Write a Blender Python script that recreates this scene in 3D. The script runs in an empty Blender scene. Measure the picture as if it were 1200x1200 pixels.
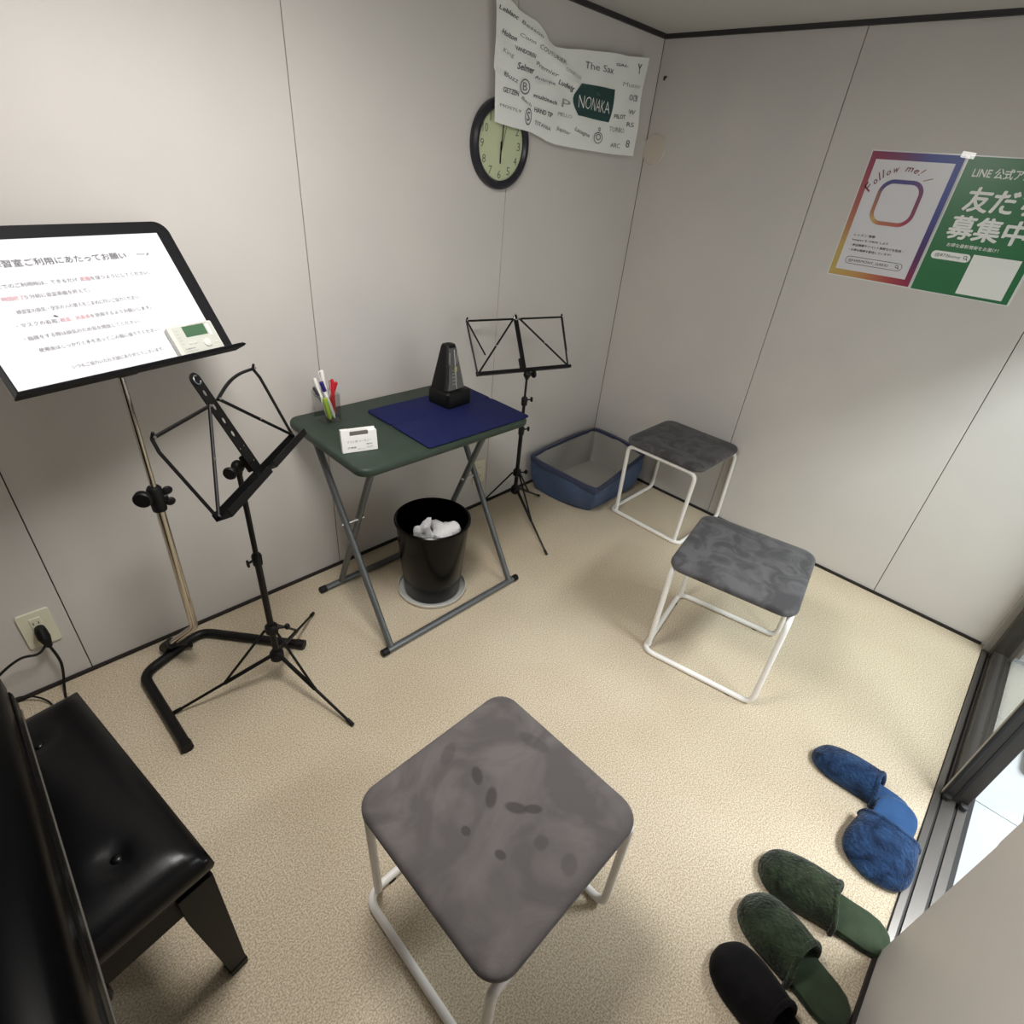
import bpy, bmesh, math, random
from mathutils import Vector as V, Matrix as M
random.seed(7)
S = bpy.context.scene
COL = S.collection
PI = math.pi

# ------------------------------------------------------------------ materials
def lin(c):
    return tuple((x / 12.92 if x <= .04045 else ((x + .055) / 1.055) ** 2.4) for x in [v / 255 for v in c]) + (1,)

def mat(name, rgb, rough=.5, metal=0, spec=.5, noise=None, bump=None, sheen=0, coat=0, rgb2=None, emit=0):
    """noise=(scale, detail, lo, hi) mixes rgb->rgb2; bump=(scale, strength, distance)"""
    m = bpy.data.materials.new(name); m.use_nodes = True
    nt = m.node_tree; b = nt.nodes['Principled BSDF']
    b.inputs['Base Color'].default_value = lin(rgb)
    b.inputs['Roughness'].default_value = rough
    b.inputs['Metallic'].default_value = metal
    b.inputs['Specular IOR Level'].default_value = spec
    if sheen:
        b.inputs['Sheen Weight'].default_value = sheen; b.inputs['Sheen Roughness'].default_value = .4
    if coat:
        b.inputs['Coat Weight'].default_value = coat; b.inputs['Coat Roughness'].default_value = .08
    if emit:
        b.inputs['Emission Color'].default_value = lin(rgb); b.inputs['Emission Strength'].default_value = emit
    tc = nt.nodes.new('ShaderNodeTexCoord')
    if noise:
        n = nt.nodes.new('ShaderNodeTexNoise'); n.inputs['Scale'].default_value = noise[0]; n.inputs['Detail'].default_value = noise[1]
        r = nt.nodes.new('ShaderNodeValToRGB')
        r.color_ramp.elements[0].position = noise[2]; r.color_ramp.elements[1].position = noise[3]
        r.color_ramp.elements[0].color = lin(rgb); r.color_ramp.elements[1].color = lin(rgb2)
        nt.links.new(tc.outputs['Object'], n.inputs['Vector'])
        nt.links.new(n.outputs['Fac'], r.inputs['Fac']); nt.links.new(r.outputs['Color'], b.inputs['Base Color'])
    if bump:
        n = nt.nodes.new('ShaderNodeTexNoise'); n.inputs['Scale'].default_value = bump[0]; n.inputs['Detail'].default_value = 3
        p = nt.nodes.new('ShaderNodeBump'); p.inputs['Strength'].default_value = bump[1]; p.inputs['Distance'].default_value = bump[2]
        nt.links.new(tc.outputs['Object'], n.inputs['Vector'])
        nt.links.new(n.outputs['Fac'], p.inputs['Height']); nt.links.new(p.outputs['Normal'], b.inputs['Normal'])
    return m

def glassmat(name, tint, base=.0, rough=.03):
    m = bpy.data.materials.new(name); m.use_nodes = True
    nt = m.node_tree; nt.nodes.remove(nt.nodes['Principled BSDF']); o = nt.nodes['Material Output']
    t = nt.nodes.new('ShaderNodeBsdfTransparent'); t.inputs['Color'].default_value = tint
    g = nt.nodes.new('ShaderNodeBsdfGlossy'); g.inputs['Roughness'].default_value = .03
    f = nt.nodes.new('ShaderNodeLayerWeight'); f.inputs['Blend'].default_value = .5
    p = nt.nodes.new('ShaderNodeMath'); p.operation = 'POWER'; p.inputs[1].default_value = 5
    a = nt.nodes.new('ShaderNodeMath'); a.operation = 'MULTIPLY_ADD'; a.use_clamp = True; a.inputs[1].default_value = .9; a.inputs[2].default_value = .03 + base
    x = nt.nodes.new('ShaderNodeMixShader'); g.inputs['Roughness'].default_value = rough
    nt.links.new(f.outputs['Facing'], p.inputs[0]); nt.links.new(p.outputs[0], a.inputs[0]); nt.links.new(a.outputs[0], x.inputs[0])
    nt.links.new(t.outputs[0], x.inputs[1]); nt.links.new(g.outputs[0], x.inputs[2]); nt.links.new(x.outputs[0], o.inputs[0])
    return m

def vcolmat(name):
    m = mat(name, (255, 255, 255), .35)
    a = m.node_tree.nodes.new('ShaderNodeAttribute'); a.attribute_name = 'Print'
    m.node_tree.links.new(a.outputs['Color'], m.node_tree.nodes['Principled BSDF'].inputs['Base Color'])
    return m

WALL = mat('wall_panel', (204, 200, 196), .55, noise=(2.2, 3, .35, .7), rgb2=(197, 194, 191), bump=(420, .12, .002))
GAP = mat('panel_gap', (88, 86, 84), .8)
CEIL = mat('ceiling_board', (190, 188, 184), .8, bump=(300, .2, .002))
TRIM = mat('dark_trim', (46, 44, 46), .6)
BLACKGAP = mat('black_floor_gap', (30, 24, 22), .6)
BLACK = mat('black_powder_coat', (11, 11, 12), .42, spec=.3)
MATTEBLACK = mat('black_plastic', (10, 10, 11), .5, spec=.3)
DESKBLACK = mat('black_desk_steel', (20, 20, 23), .6, spec=.2)
CHROME = mat('chrome', (206, 200, 190), .16, 1)
STEEL = mat('rivet_steel', (200, 200, 200), .3, 1)
GREYTUBE = mat('grey_painted_tube', (104, 108, 110), .38, .55)
WHITETUBE = mat('white_painted_tube', (236, 234, 230), .35)
GREEN = mat('green_table_top', (44, 58, 48), .5, spec=.35, bump=(700, .25, .001), noise=(30, 3, .3, .8), rgb2=(51, 64, 54))
BLUEMAT = mat('navy_desk_mat', (22, 28, 72), .7, spec=.2, bump=(500, .3, .001), noise=(60, 3, .3, .8), rgb2=(26, 33, 80))
PAPER = mat('white_paper', (216, 218, 224), .7)
INK = mat('grey_ink', (112, 112, 118), .8)
INKL = mat('light_ink', (132, 132, 137), .8)
INKB = mat('black_ink', (30, 30, 32), .8)
REDINK = mat('red_ink', (204, 140, 150), .8)
TOWEL = mat('white_towel_cloth', (238, 240, 238), .9, bump=(300, .3, .002))
TEAL = mat('dark_green_print', (40, 72, 70), .85)
TOWELINK = mat('towel_dark_print', (74, 79, 80), .9)
TOWELINK2 = mat('towel_mid_print', (112, 116, 116), .9)
TOWELINK3 = mat('towel_pale_print', (160, 163, 162), .9)
WHITEPRINT = mat('white_print', (236, 238, 236), .5)
PRINT = vcolmat('colour_print')
POSTGREEN = mat('poster_green', (46, 114, 72), .3)
POSTWHITE = mat('poster_white', (214, 214, 220), .3)
LAMINATE = mat('laminate_edge', (222, 224, 224), .2)
FOLLOWINK = mat('brown_script_ink', (128, 74, 78), .5)
CLOCKRIM = mat('black_clock_rim', (30, 31, 40), .3)
DIAL = mat('pale_green_dial', (196, 204, 168), .5)
NUM = mat('grey_numerals', (104, 106, 96), .6)
PLATE = mat('beige_cover_plate', (206, 196, 184), .5)
IVORY = mat('ivory_plastic', (222, 220, 198), .4)
CREAM = mat('tuner_body', (204, 205, 198), .4)
TUNERPANEL = mat('tuner_panel', (190, 192, 184), .4)
LCD = mat('green_lcd', (72, 104, 78), .25)
GREYLCD = mat('grey_lcd', (104, 100, 98), .25)
WHITEPLASTIC = mat('white_plastic', (240, 240, 238), .4)
BIN = mat('black_glossy_bin', (5, 5, 6), .22, spec=.18)
TRAY = mat('brushed_tray', (222, 222, 218), .35, .35)
TISSUE = mat('white_tissue', (236, 236, 238), .9)
BASKET = mat('blue_canvas', (64, 82, 116), .9, noise=(220, 4, .35, .75), rgb2=(86, 104, 136), bump=(500, .4, .002))
BASKETRIM = mat('dark_blue_binding', (54, 62, 86), .9, bump=(500, .4, .002))
BASKETIN = mat('grey_mesh_lining', (166, 164, 158), .9, noise=(500, 2, .4, .6), rgb2=(146, 144, 140))
LEATHER = mat('black_leatherette', (6, 6, 8), .3, spec=.22, bump=(260, .08, .001))
LACQUER = mat('black_piano_lacquer', (3, 3, 4), .3, spec=.06)
SATIN = mat('black_satin_wood', (6, 6, 6), .35, spec=.14)
EDGEGLINT = mat('brown_grey_glint', (70, 66, 60), .7)
ALU = mat('bronze_aluminium', (70, 66, 62), .35, .6)
ALUDARK = mat('dark_gasket', (22, 21, 21), .5)
ALULIGHT = mat('grey_jamb', (150, 147, 140), .5)
RAIL = mat('threshold_metal', (118, 114, 110), .3, .75)
TILE = mat('white_tile', (172, 176, 179), .3)
GROUT = mat('grey_grout', (104, 108, 110), .8)
WOOD = mat('pale_wood', (186, 172, 138), .5, noise=(14, 4, .3, .7), rgb2=(172, 158, 124))
OUTWALL = mat('outside_wall', (222, 222, 220), .8)
RED = mat('red_pen', (196, 36, 48), .35)
NAVYPEN = mat('blue_pen', (36, 34, 116), .35)
LIME = mat('lime_pen', (176, 204, 60), .35)
DARKPEN = mat('dark_grey_pen', (58, 58, 60), .35)
GLASS = glassmat('door_glass', (.93, .94, .92, 1))
ACRYL = glassmat('clear_acrylic', (.90, .91, .91, 1), .04)
SMOKE = glassmat('clear_cover', (.9, .9, .91, 1), .12)
TAPE = glassmat('clear_tape', (.95, .95, .95, 1), .10, .25)
BRASS = mat('pale_brass', (200, 190, 150), .3, .8)
BROWNSOLE = mat('dark_sole', (24, 26, 24), .8)

def carpet():
    m = mat('beige_carpet', (204, 186, 152), .95, spec=.1)
    nt = m.node_tree; b = nt.nodes['Principled BSDF']; tc = nt.nodes.new('ShaderNodeTexCoord')
    def nz(scale, det):
        n = nt.nodes.new('ShaderNodeTexNoise'); n.inputs['Scale'].default_value = scale; n.inputs['Detail'].default_value = det
        nt.links.new(tc.outputs['Object'], n.inputs['Vector']); return n
    n1 = nz(260, 5); r1 = nt.nodes.new('ShaderNodeValToRGB')
    r1.color_ramp.elements[0].position = .38; r1.color_ramp.elements[0].color = lin((172, 157, 133))
    r1.color_ramp.elements[1].position = .62; r1.color_ramp.elements[1].color = lin((218, 207, 187))
    n2 = nz(1.7, 3); r2 = nt.nodes.new('ShaderNodeValToRGB')
    r2.color_ramp.elements[0].position = .35; r2.color_ramp.elements[0].color = (.88, .86, .83, 1)
    r2.color_ramp.elements[1].position = .65; r2.color_ramp.elements[1].color = (1, 1, 1, 1)
    x = nt.nodes.new('ShaderNodeMix'); x.data_type = 'RGBA'; x.blend_type = 'MULTIPLY'; x.inputs[0].default_value = 1
    nt.links.new(n1.outputs['Fac'], r1.inputs[0]); nt.links.new(n2.outputs['Fac'], r2.inputs[0])
    nt.links.new(r1.outputs[0], x.inputs[6]); nt.links.new(r2.outputs[0], x.inputs[7]); nt.links.new(x.outputs[2], b.inputs['Base Color'])
    p = nt.nodes.new('ShaderNodeBump'); p.inputs['Strength'].default_value = .28; p.inputs['Distance'].default_value = .003
    nt.links.new(nz(480, 3).outputs['Fac'], p.inputs['Height']); nt.links.new(p.outputs[0], b.inputs['Normal'])
    return m
CARPET = carpet()

def velvet(name, a, b_, scale=7, dist=1.5, bump=.15, lo=.36, hi=.66, sheen=.35, tuft=0):
    m = mat(name, a, .9, spec=.15, sheen=sheen)
    nt = m.node_tree; b = nt.nodes['Principled BSDF']; tc = nt.nodes.new('ShaderNodeTexCoord')
    n = nt.nodes.new('ShaderNodeTexNoise'); n.inputs['Scale'].default_value = scale; n.inputs['Detail'].default_value = 6
    n.inputs['Distortion'].default_value = dist
    r = nt.nodes.new('ShaderNodeValToRGB')
    r.color_ramp.elements[0].position = lo; r.color_ramp.elements[0].color = lin(a)
    r.color_ramp.elements[1].position = hi; r.color_ramp.elements[1].color = lin(b_)
    nt.links.new(tc.outputs['Object'], n.inputs['Vector']); nt.links.new(n.outputs['Fac'], r.inputs[0]); nt.links.new(r.outputs[0], b.inputs['Base Color'])
    f = nt.nodes.new('ShaderNodeTexNoise'); f.inputs['Scale'].default_value = 120 if tuft else 350; f.inputs['Detail'].default_value = 6
    p = nt.nodes.new('ShaderNodeBump'); p.inputs['Strength'].default_value = bump; p.inputs['Distance'].default_value = .008 if tuft else .003
    nt.links.new(tc.outputs['Object'], f.inputs['Vector']); nt.links.new(f.outputs['Fac'], p.inputs['Height']); nt.links.new(p.outputs[0], b.inputs['Normal'])
    return m
SEAT = velvet('grey_suede', (70, 69, 71), (92, 91, 93), 11, 1.6, lo=.40, hi=.60, sheen=.2)
GREENFUR = velvet('dark_green_fleece', (22, 29, 19), (54, 66, 47), 13, 1.4, 1, sheen=.2, tuft=1)
GREENPAD = velvet('green_insole', (46, 57, 41), (54, 66, 49), 30, .3, .3)
BLUEFUR = velvet('blue_fleece', (16, 31, 56), (42, 70, 108), 15, 1.4, 1, sheen=.15, tuft=1)
BLUEPAD = velvet('blue_insole', (40, 70, 110), (46, 78, 120), 30, .3, .3)
BLACKFUR = velvet('black_fleece', (10, 9, 11), (18, 16, 19), 20, .6, .6, sheen=.05)

# ------------------------------------------------------------------ mesh helpers
class MB:
    """collects shapes; each face carries a material slot index"""
    def __init__(self): self.bm = bmesh.new(); self.mi = 0; self.mats = []
    def use(self, m):
        if m not in self.mats: self.mats.append(m)
        self.mi = self.mats.index(m); return self
    def face(self, vs):
        try:
            f = self.bm.faces.new(vs); f.material_index = self.mi; return f
        except ValueError: return None
    def box(self, c, s, R=None, bev=0):
        t = bmesh.new(); bmesh.ops.create_cube(t, size=1)
        for v in t.verts: v.co = V((v.co.x * s[0], v.co.y * s[1], v.co.z * s[2]))
        if bev: bmesh.ops.bevel(t, geom=t.edges[:], offset=bev, segments=2, affect='EDGES', profile=.5)
        X = M.Translation(V(c)) @ (R.to_4x4() if R else M.Identity(4)); self.add(t, X); return self
    def add(self, t, X=None):
        t.verts.index_update(); mp = []
        for v in t.verts: mp.append(self.bm.verts.new(X @ v.co if X else v.co))
        for f in t.faces: self.face([mp[v.index] for v in f.verts])
        t.free()
    def mesh(self, vs, fs, X=None, fn=None):
        mp = []
        for v in vs:
            p = V(v); p = fn(p) if fn else p; mp.append(self.bm.verts.new(X @ p if X else p))
        for f in fs: self.face([mp[i] for i in f])
        return self
    def tube(self, pts, r, seg=12, closed=False, cap=True, radii=None):
        pts = [V(p) for p in pts]; n = len(pts); rings = []
        d0 = (pts[1] - pts[0]).normalized(); up = V((0, 0, 1)) if abs(d0.z) < .9 else V((1, 0, 0))
        a = d0.cross(up).normalized(); prev = d0
        for i in range(n):
            if closed: d = (pts[(i + 1) % n] - pts[i - 1]).normalized()
            elif i == 0: d = d0
            elif i == n - 1: d = (pts[-1] - pts[-2]).normalized()
            else: d = ((pts[i + 1] - pts[i]).normalized() + (pts[i] - pts[i - 1]).normalized()).normalized()
            q = prev.rotation_difference(d); a = (q @ a); a = (a - d * a.dot(d)).normalized(); prev = d; b = d.cross(a)
            rr = radii[i] if radii else r
            rings.append([self.bm.verts.new(pts[i] + (a * math.cos(2 * PI * k / seg) + b * math.sin(2 * PI * k / seg)) * rr) for k in range(seg)])
        m = n if closed else n - 1
        for i in range(m):
            A, B = rings[i], rings[(i + 1) % n]
            for k in range(seg): self.face([A[k], A[(k + 1) % seg], B[(k + 1) % seg], B[k]])
        if not closed and cap: self.face(rings[0][::-1]); self.face(rings[-1])
        return self
    def rod(self, a, b, r, seg=12): return self.tube([a, b], r, seg)
    def lathe(self, prof, c=(0, 0, 0), seg=48, X=None):
        """prof = [(radius, z)...]"""
        rings = []; X = X or M.Translation(V(c))
        for r, z in prof:
            if r < 1e-6: rings.append([self.bm.verts.new(X @ V((0, 0, z)))])
            else: rings.append([self.bm.verts.new(X @ V((r * math.cos(2 * PI * k / seg), r * math.sin(2 * PI * k / seg), z))) for k in range(seg)])
        for A, B in zip(rings, rings[1:]):
            for k in range(seg):
                k2 = (k + 1) % seg
                if len(A) == 1 and len(B) == 1: continue
                if len(A) == 1: self.face([A[0], B[k2], B[k]])
                elif len(B) == 1: self.face([A[k], A[k2], B[0]])
                else: self.face([A[k], A[k2], B[k2], B[k]])
        return self
    def rings(self, loops, cap=(True, True), closed=True):
        R = [[self.bm.verts.new(V(p)) for p in L] for L in loops]
        for A, B in zip(R, R[1:]):
            n = len(A)
            for k in range(n if closed else n - 1): self.face([A[k], A[(k + 1) % n], B[(k + 1) % n], B[k]])
        if cap[0]: self.face(R[0][::-1])
        if cap[1]: self.face(R[-1])
        return self
    def ball(self, c, r, sc=(1, 1, 1), seg=16):
        t = bmesh.new(); bmesh.ops.create_uvsphere(t, u_segments=seg, v_segments=seg // 2, radius=r)
        for v in t.verts: v.co = V((v.co.x * sc[0], v.co.y * sc[1], v.co.z * sc[2]))
        self.add(t, M.Translation(V(c))); return self

XF = {}   # object -> world matrix of its thing frame

def tag(o, label, cat, group=None, kind=None):
    if label: o['label'] = label
    if cat: o['category'] = cat
    if group: o['group'] = group
    if kind: o['kind'] = kind
    return o

def build(name, mb, m=None, parent=None, smooth=35, local=False, bevel=0, subsurf=0, solid=None):
    """links the collected shapes as one mesh object; world coordinates unless local"""
    bm = mb.bm
    bmesh.ops.remove_doubles(bm, verts=bm.verts[:], dist=1e-6)
    P = XF.get(parent.name, M.Identity(4)) if parent else M.Identity(4)
    if parent and not local: bm.transform(P.inverted())
    bmesh.ops.recalc_face_normals(bm, faces=bm.faces[:])
    me = bpy.data.meshes.new(name); bm.to_mesh(me); bm.free()
    for x in (mb.mats or [m]): me.materials.append(x)
    if smooth:
        for p in me.polygons: p.use_smooth = True
        me.set_sharp_from_angle(angle=math.radians(smooth))
    o = bpy.data.objects.new(name, me); COL.objects.link(o)
    if parent:
        o.parent = parent; XF[o.name] = P
    if solid:
        d = o.modifiers.new('solid', 'SOLIDIFY'); d.thickness = solid; d.offset = -1
    if bevel:
        d = o.modifiers.new('bevel', 'BEVEL'); d.width = bevel; d.segments = 2; d.limit_method = 'ANGLE'; d.angle_limit = math.radians(40)
    if subsurf:
        d = o.modifiers.new('sub', 'SUBSURF'); d.levels = subsurf; d.render_levels = subsurf
    return o

def single(name, mb, m, label, cat, origin, group=None, **k):
    """a thing that is one mesh with its origin at its base"""
    o = build(name, mb, m, None, **k)
    o.data.transform(M.Translation(-V(origin))); o.location = origin
    XF[o.name] = M.Translation(V(origin))
    return tag(o, label, cat, group)

def thing(name, label, cat, loc, rz=0, group=None):
    o = bpy.data.objects.new(name, None); COL.objects.link(o); o.empty_display_size = .05
    o.location = loc; o.rotation_euler = (0, 0, rz)
    XF[o.name] = M.Translation(V(loc)) @ M.Rotation(rz, 4, 'Z')
    return tag(o, label, cat, group)

def copy_tree(o, parent=None):
    c = o.copy(); COL.objects.link(c)
    if parent: c.parent = parent
    for ch in list(o.children): copy_tree(ch, c)
    return c

def fillet(pts, r, n=6, closed=False):
    pts = [V(p) for p in pts]; out = []; N = len(pts)
    for i, p in enumerate(pts):
        if not closed and i in (0, N - 1): out.append(p); continue
        a = pts[i - 1]; b = pts[(i + 1) % N]
        rr = r[i] if isinstance(r, (list, tuple)) else r
        da = (a - p); db = (b - p); ang = da.angle(db)
        t = min(rr / math.tan(ang / 2), da.length * .48, db.length * .48); 
        s = p + da.normalized() * t; e = p + db.normalized() * t
        for k in range(n + 1):
            u = k / n; out.append(s * (1 - u) ** 2 + p * 2 * u * (1 - u) + e * u * u)
    return out

def rrect(w, h, r, n=5, cx=0, cy=0):
    """rounded rectangle outline, counter-clockwise"""
    L = []
    for sx, sy, a0 in ((1, 1, 0), (-1, 1, 90), (-1, -1, 180), (1, -1, 270)):
        for k in range(n + 1):
            a = math.radians(a0 + 90 * k / n)
            L.append((cx + sx * (w / 2 - r) + r * math.cos(a), cy + sy * (h / 2 - r) + r * math.sin(a)))
    return L

def flat(outline, holes, th):
    """outline with holes -> (verts, faces) of a slab from z=0 to z=th"""
    cu = bpy.data.curves.new('tmp', 'CURVE'); cu.dimensions = '2D'; cu.fill_mode = 'BOTH'; cu.extrude = th / 2
    for L in [outline] + holes:
        s = cu.splines.new('POLY'); s.points.add(len(L) - 1); s.use_cyclic_u = True
        for p, q in zip(s.points, L): p.co = (q[0], q[1], 0, 1)
    o = bpy.data.objects.new('tmp', cu); COL.objects.link(o)
    dg = bpy.context.evaluated_depsgraph_get(); me = bpy.data.meshes.new_from_object(o.evaluated_get(dg))
    vs = [(v.co.x, v.co.y, v.co.z + th / 2) for v in me.vertices]; fs = [tuple(p.vertices) for p in me.polygons]
    bpy.data.objects.remove(o); bpy.data.curves.remove(cu); bpy.data.meshes.remove(me)
    return vs, fs

_T = {}
def textmesh(s, bold=0):
    if (s, bold) in _T: return _T[(s, bold)]
    cu = bpy.data.curves.new('tmp', 'FONT'); cu.body = s; cu.size = 1; cu.resolution_u = 2; cu.offset = bold
    o = bpy.data.objects.new('tmp', cu); COL.objects.link(o)
    dg = bpy.context.evaluated_depsgraph_get(); me = bpy.data.meshes.new_from_object(o.evaluated_get(dg))
    vs = [(v.co.x, v.co.y, 0) for v in me.vertices]; fs = [tuple(p.vertices) for p in me.polygons]
    bpy.data.objects.remove(o); bpy.data.curves.remove(cu); bpy.data.meshes.remove(me)
    if not vs: vs, fs = [(0, 0, 0), (1, 0, 0), (1, 1, 0), (0, 1, 0)], [(0, 1, 2, 3)]
    x0 = min(v[0] for v in vs); x1 = max(v[0] for v in vs); y0 = min(v[1] for v in vs); y1 = max(v[1] for v in vs)
    r = ([((v[0] - x0) / max(x1 - x0, 1e-5), (v[1] - y0) / max(y1 - y0, 1e-5), 0) for v in vs], fs, (x1 - x0) / max(y1 - y0, 1e-5))
    _T[(s, bold)] = r; return r

def text(mb, s, x, y, w, h, z=0, X=None, fn=None, bold=0, shear=0, align='l'):
    """lettering as thin print; fits the box (w, h) with lower left (x, y)"""
    vs, fs, asp = textmesh(s, bold)
    if w is None: w = h * asp
    if align == 'c': x -= w / 2
    mb.mesh([(x + v[0] * w + shear * v[1] * h, y + v[1] * h, z) for v in vs], fs, X, fn); return w

def quad(mb, x0, y0, x1, y1, z, X=None, fn=None):
    mb.mesh([(x0, y0, z), (x1, y0, z), (x1, y1, z), (x0, y1, z)], [(0, 1, 2, 3)], X, fn)

# ------------------------------------------------------------------ the setting
XB, YA, YN, ZC, XW = 2.598, 1.740, -.335, 2.022, -1.05    # right wall, left wall, door wall, ceiling, piano-side wall

mb = MB().use(CARPET); mb.box(((XW + XB) / 2, (YA + YN) / 2, -.02), (XB - XW, YA - YN, .04))
tag(build('floor', mb, smooth=0), None, None, kind='structure')

def panel_wall(name, seams, place, z1=ZC):
    """wall of prefabricated panels with hairline joints; seams along the run"""
    mb = MB(); mb.use(WALL)
    for a, b in zip(seams, seams[1:]):
        c, s = place((a + b) / 2, b - a - .0028, 0); mb.box((c[0], c[1], z1 / 2), (s[0], s[1], z1), bev=.0008)
    mb.use(GAP); c, s = place((seams[0] + seams[-1]) / 2, seams[-1] - seams[0] + .16, 1); mb.box((c[0], c[1], z1 / 2), (s[0], s[1], z1))
    return tag(build(name, mb, smooth=0), None, None, kind='structure')
panel_wall('wall_left', [XW, -.90, -.021, .868, 1.706, XB], lambda c, l, k: ((c, YA + .02 + k * .024), (l, .04 if not k else .04)))
panel_wall('wall_right', [YN - .04, .088, .922, YA], lambda c, l, k: ((XB + .02 + k * .024, c), (.04, l)))
DX0, DX1, DZ = 1.08, XB, 1.62        # the doorway in the near wall
mb = MB().use(WALL); mb.box(((XW + DX0) / 2, YN - .05, ZC / 2), (DX0 - XW, .1, ZC), bev=.002)
mb.box(((DX0 + DX1) / 2, YN - .05, (DZ + ZC) / 2), (DX1 - DX0, .1, ZC - DZ))
tag(build('wall_near', mb, smooth=0), None, None, kind='structure')
mb = MB().use(WALL); mb.box((XW - .02, (YA + YN) / 2, ZC / 2), (.04, YA - YN, ZC)); tag(build('wall_back', mb, smooth=0), None, None, kind='structure')
mb = MB().use(CEIL); mb.box(((XW + XB) / 2, (YA + YN) / 2, ZC + .02), (XB - XW + .1, YA - YN + .1, .04)); tag(build('ceiling', mb, smooth=0), None, None, kind='structure')
mb = MB().use(TRIM); mb.box(((XW + XB) / 2, YA - .006, ZC - .008), (XB - XW, .012, .016)); tag(build('trim_1', mb, smooth=0), None, None, kind='structure')
mb = MB().use(TRIM); mb.box((XB - .006, (YA + YN) / 2, ZC - .008), (.012, YA - YN - .02, .016)); tag(build('trim_2', mb, smooth=0), None, None, kind='structure')
mb = MB().use(BLACKGAP); mb.box(((XW + XB) / 2, YA - .004, .006), (XB - XW, .008, .012)); tag(build('baseboard_left', mb, smooth=0), None, None, kind='structure')
mb = MB().use(BLACKGAP); mb.box((XB - .004, (YA + YN) / 2, .006), (.008, YA - YN - .02, .012)); tag(build('baseboard_right', mb, smooth=0), None, None, kind='structure')
mb = MB().use(BLACKGAP); mb.box(((XW + DX0) / 2, YN + .004, .006), (DX0 - XW, .008, .012)); tag(build('baseboard_near', mb, smooth=0), None, None, kind='structure')

# threshold with its running grooves, jamb strip, sliding leaf
mb = MB().use(ALUDARK); mb.box(((DX0 + DX1) / 2, -.384, -.004), (DX1 - DX0, .098, .012))
mb.use(RAIL)
for y0, y1 in ((-.354, -.337), (-.392, -.360), (-.421, -.399)): mb.box(((DX0 + DX1) / 2, (y0 + y1) / 2, .003), (DX1 - DX0, y1 - y0, .008), bev=.001)
tag(build('trim_3', mb, smooth=0), None, None, kind='structure')
mb = MB().use(ALULIGHT); mb.box((XB - .022, -.352, DZ / 2), (.03, .034, DZ), bev=.002)
mb.use(ALU); mb.box((XB - .018, -.402, DZ / 2), (.036, .06, DZ), bev=.002); tag(build('trim_4', mb, smooth=0), None, None, kind='structure')
LX0, LX1 = 1.675, XB - .036
door = MB().use(ALU); yl, tl = -.387, .058
door.box((LX0 + .022, yl, .006 + .80), (.044, tl, 1.60), bev=.002); door.box((LX1 - .022, yl, .006 + .80), (.044, tl, 1.60), bev=.002)
door.box(((LX0 + LX1) / 2, yl, .026), (LX1 - LX0 - .088, tl - .01, .040), bev=.002); door.box(((LX0 + LX1) / 2, yl, 1.57), (LX1 - LX0 - .088, tl - .01, .07), bev=.002)
door.use(ALUDARK); door.box((LX0 - .001, yl + .004, .81), (.004, .008, 1.59)); door.box((LX0 - .002, yl + .030, .81), (.012, .012, 1.59), bev=.003)
door.use(ALULIGHT); door.box((LX0 + .004, yl + tl / 2 + .004, .81), (.016, .008, 1.59), bev=.002)
dr = tag(build('door_1', door, smooth=0), None, None, kind='structure')
mb = MB().use(GLASS); mb.box(((LX0 + LX1) / 2, yl, .81), (LX1 - LX0 - .09, .005, 1.46)); build('glass_pane', mb, parent=dr, smooth=0)
mb = MB().use(ALUDARK)
for y in (-.366, -.408): mb.lathe([(0, 0), (.011, 0), (.011, .012), (0, .014)], seg=20, X=M.Translation((LX0 - .008, y, .012)))
build('guide_roller', mb, parent=dr)
mb = MB().use(WALL); mb.rings([[(DX0 - .02, YN - .002, z), (DX0 + k, YN - .004, z), (DX0 + k, YN - .05, z), (DX0 - .02, YN - .05, z)] for z, k in ((.47, .001), (.50, .016), (.62, .018), (.66, .001))])
tag(build('trim_5', mb, smooth=50), None, None, kind='structure')

# outside the doorway: tiled corridor
OX0, OX1, OY0, OY1 = .2, 4.4, -2.1, -.433
mb = MB().use(GROUT); mb.box(((OX0 + OX1) / 2, (OY0 + OY1) / 2, -.025), (OX1 - OX0, OY1 - OY0, .04))
mb.use(TILE); y = -.541
xs = [1.742 + .45 * k for k in range(-4, 7)]; ys = [-.433, -.549, -.999, -1.449, -1.899, -2.1]
for a, b in zip(xs, xs[1:]):
    for c, d in zip(ys, ys[1:]): mb.box(((a + b) / 2, (c + d) / 2, -.004), (abs(b - a) - .003, abs(c - d) - .003, .006))
tag(build('floor_outside', mb, smooth=0), None, None, kind='structure')
mb = MB().use(OUTWALL); mb.box(((OX0 + OX1) / 2, OY0 - .02, 1.15), (OX1 - OX0, .04, 2.34)); mb.box((OX1 + .02, (OY0 + OY1) / 2, 1.15), (.04, OY1 - OY0, 2.34)); mb.box((OX0 - .02, (OY0 + OY1) / 2, 1.15), (.04, OY1 - OY0, 2.34))
mb.box(((XB + OX1) / 2 + .05, OY1 + .02, 1.15), (OX1 - XB - .1, .04, 2.34)); tag(build('wall_outside', mb, smooth=0), None, None, kind='structure')
mb = MB().use(OUTWALL); mb.box(((OX0 + OX1) / 2, (OY0 + OY1) / 2 , 2.34), (OX1 - OX0 + .1, OY1 - OY0, .04)); tag(build('ceiling_outside', mb, smooth=0), None, None, kind='structure')
mb = MB().use(WOOD); mb.box((2.285, -.74, .035), (.63, .42, .07), bev=.004)  # block extended behind the door glass to give the beige reflection look there
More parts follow.
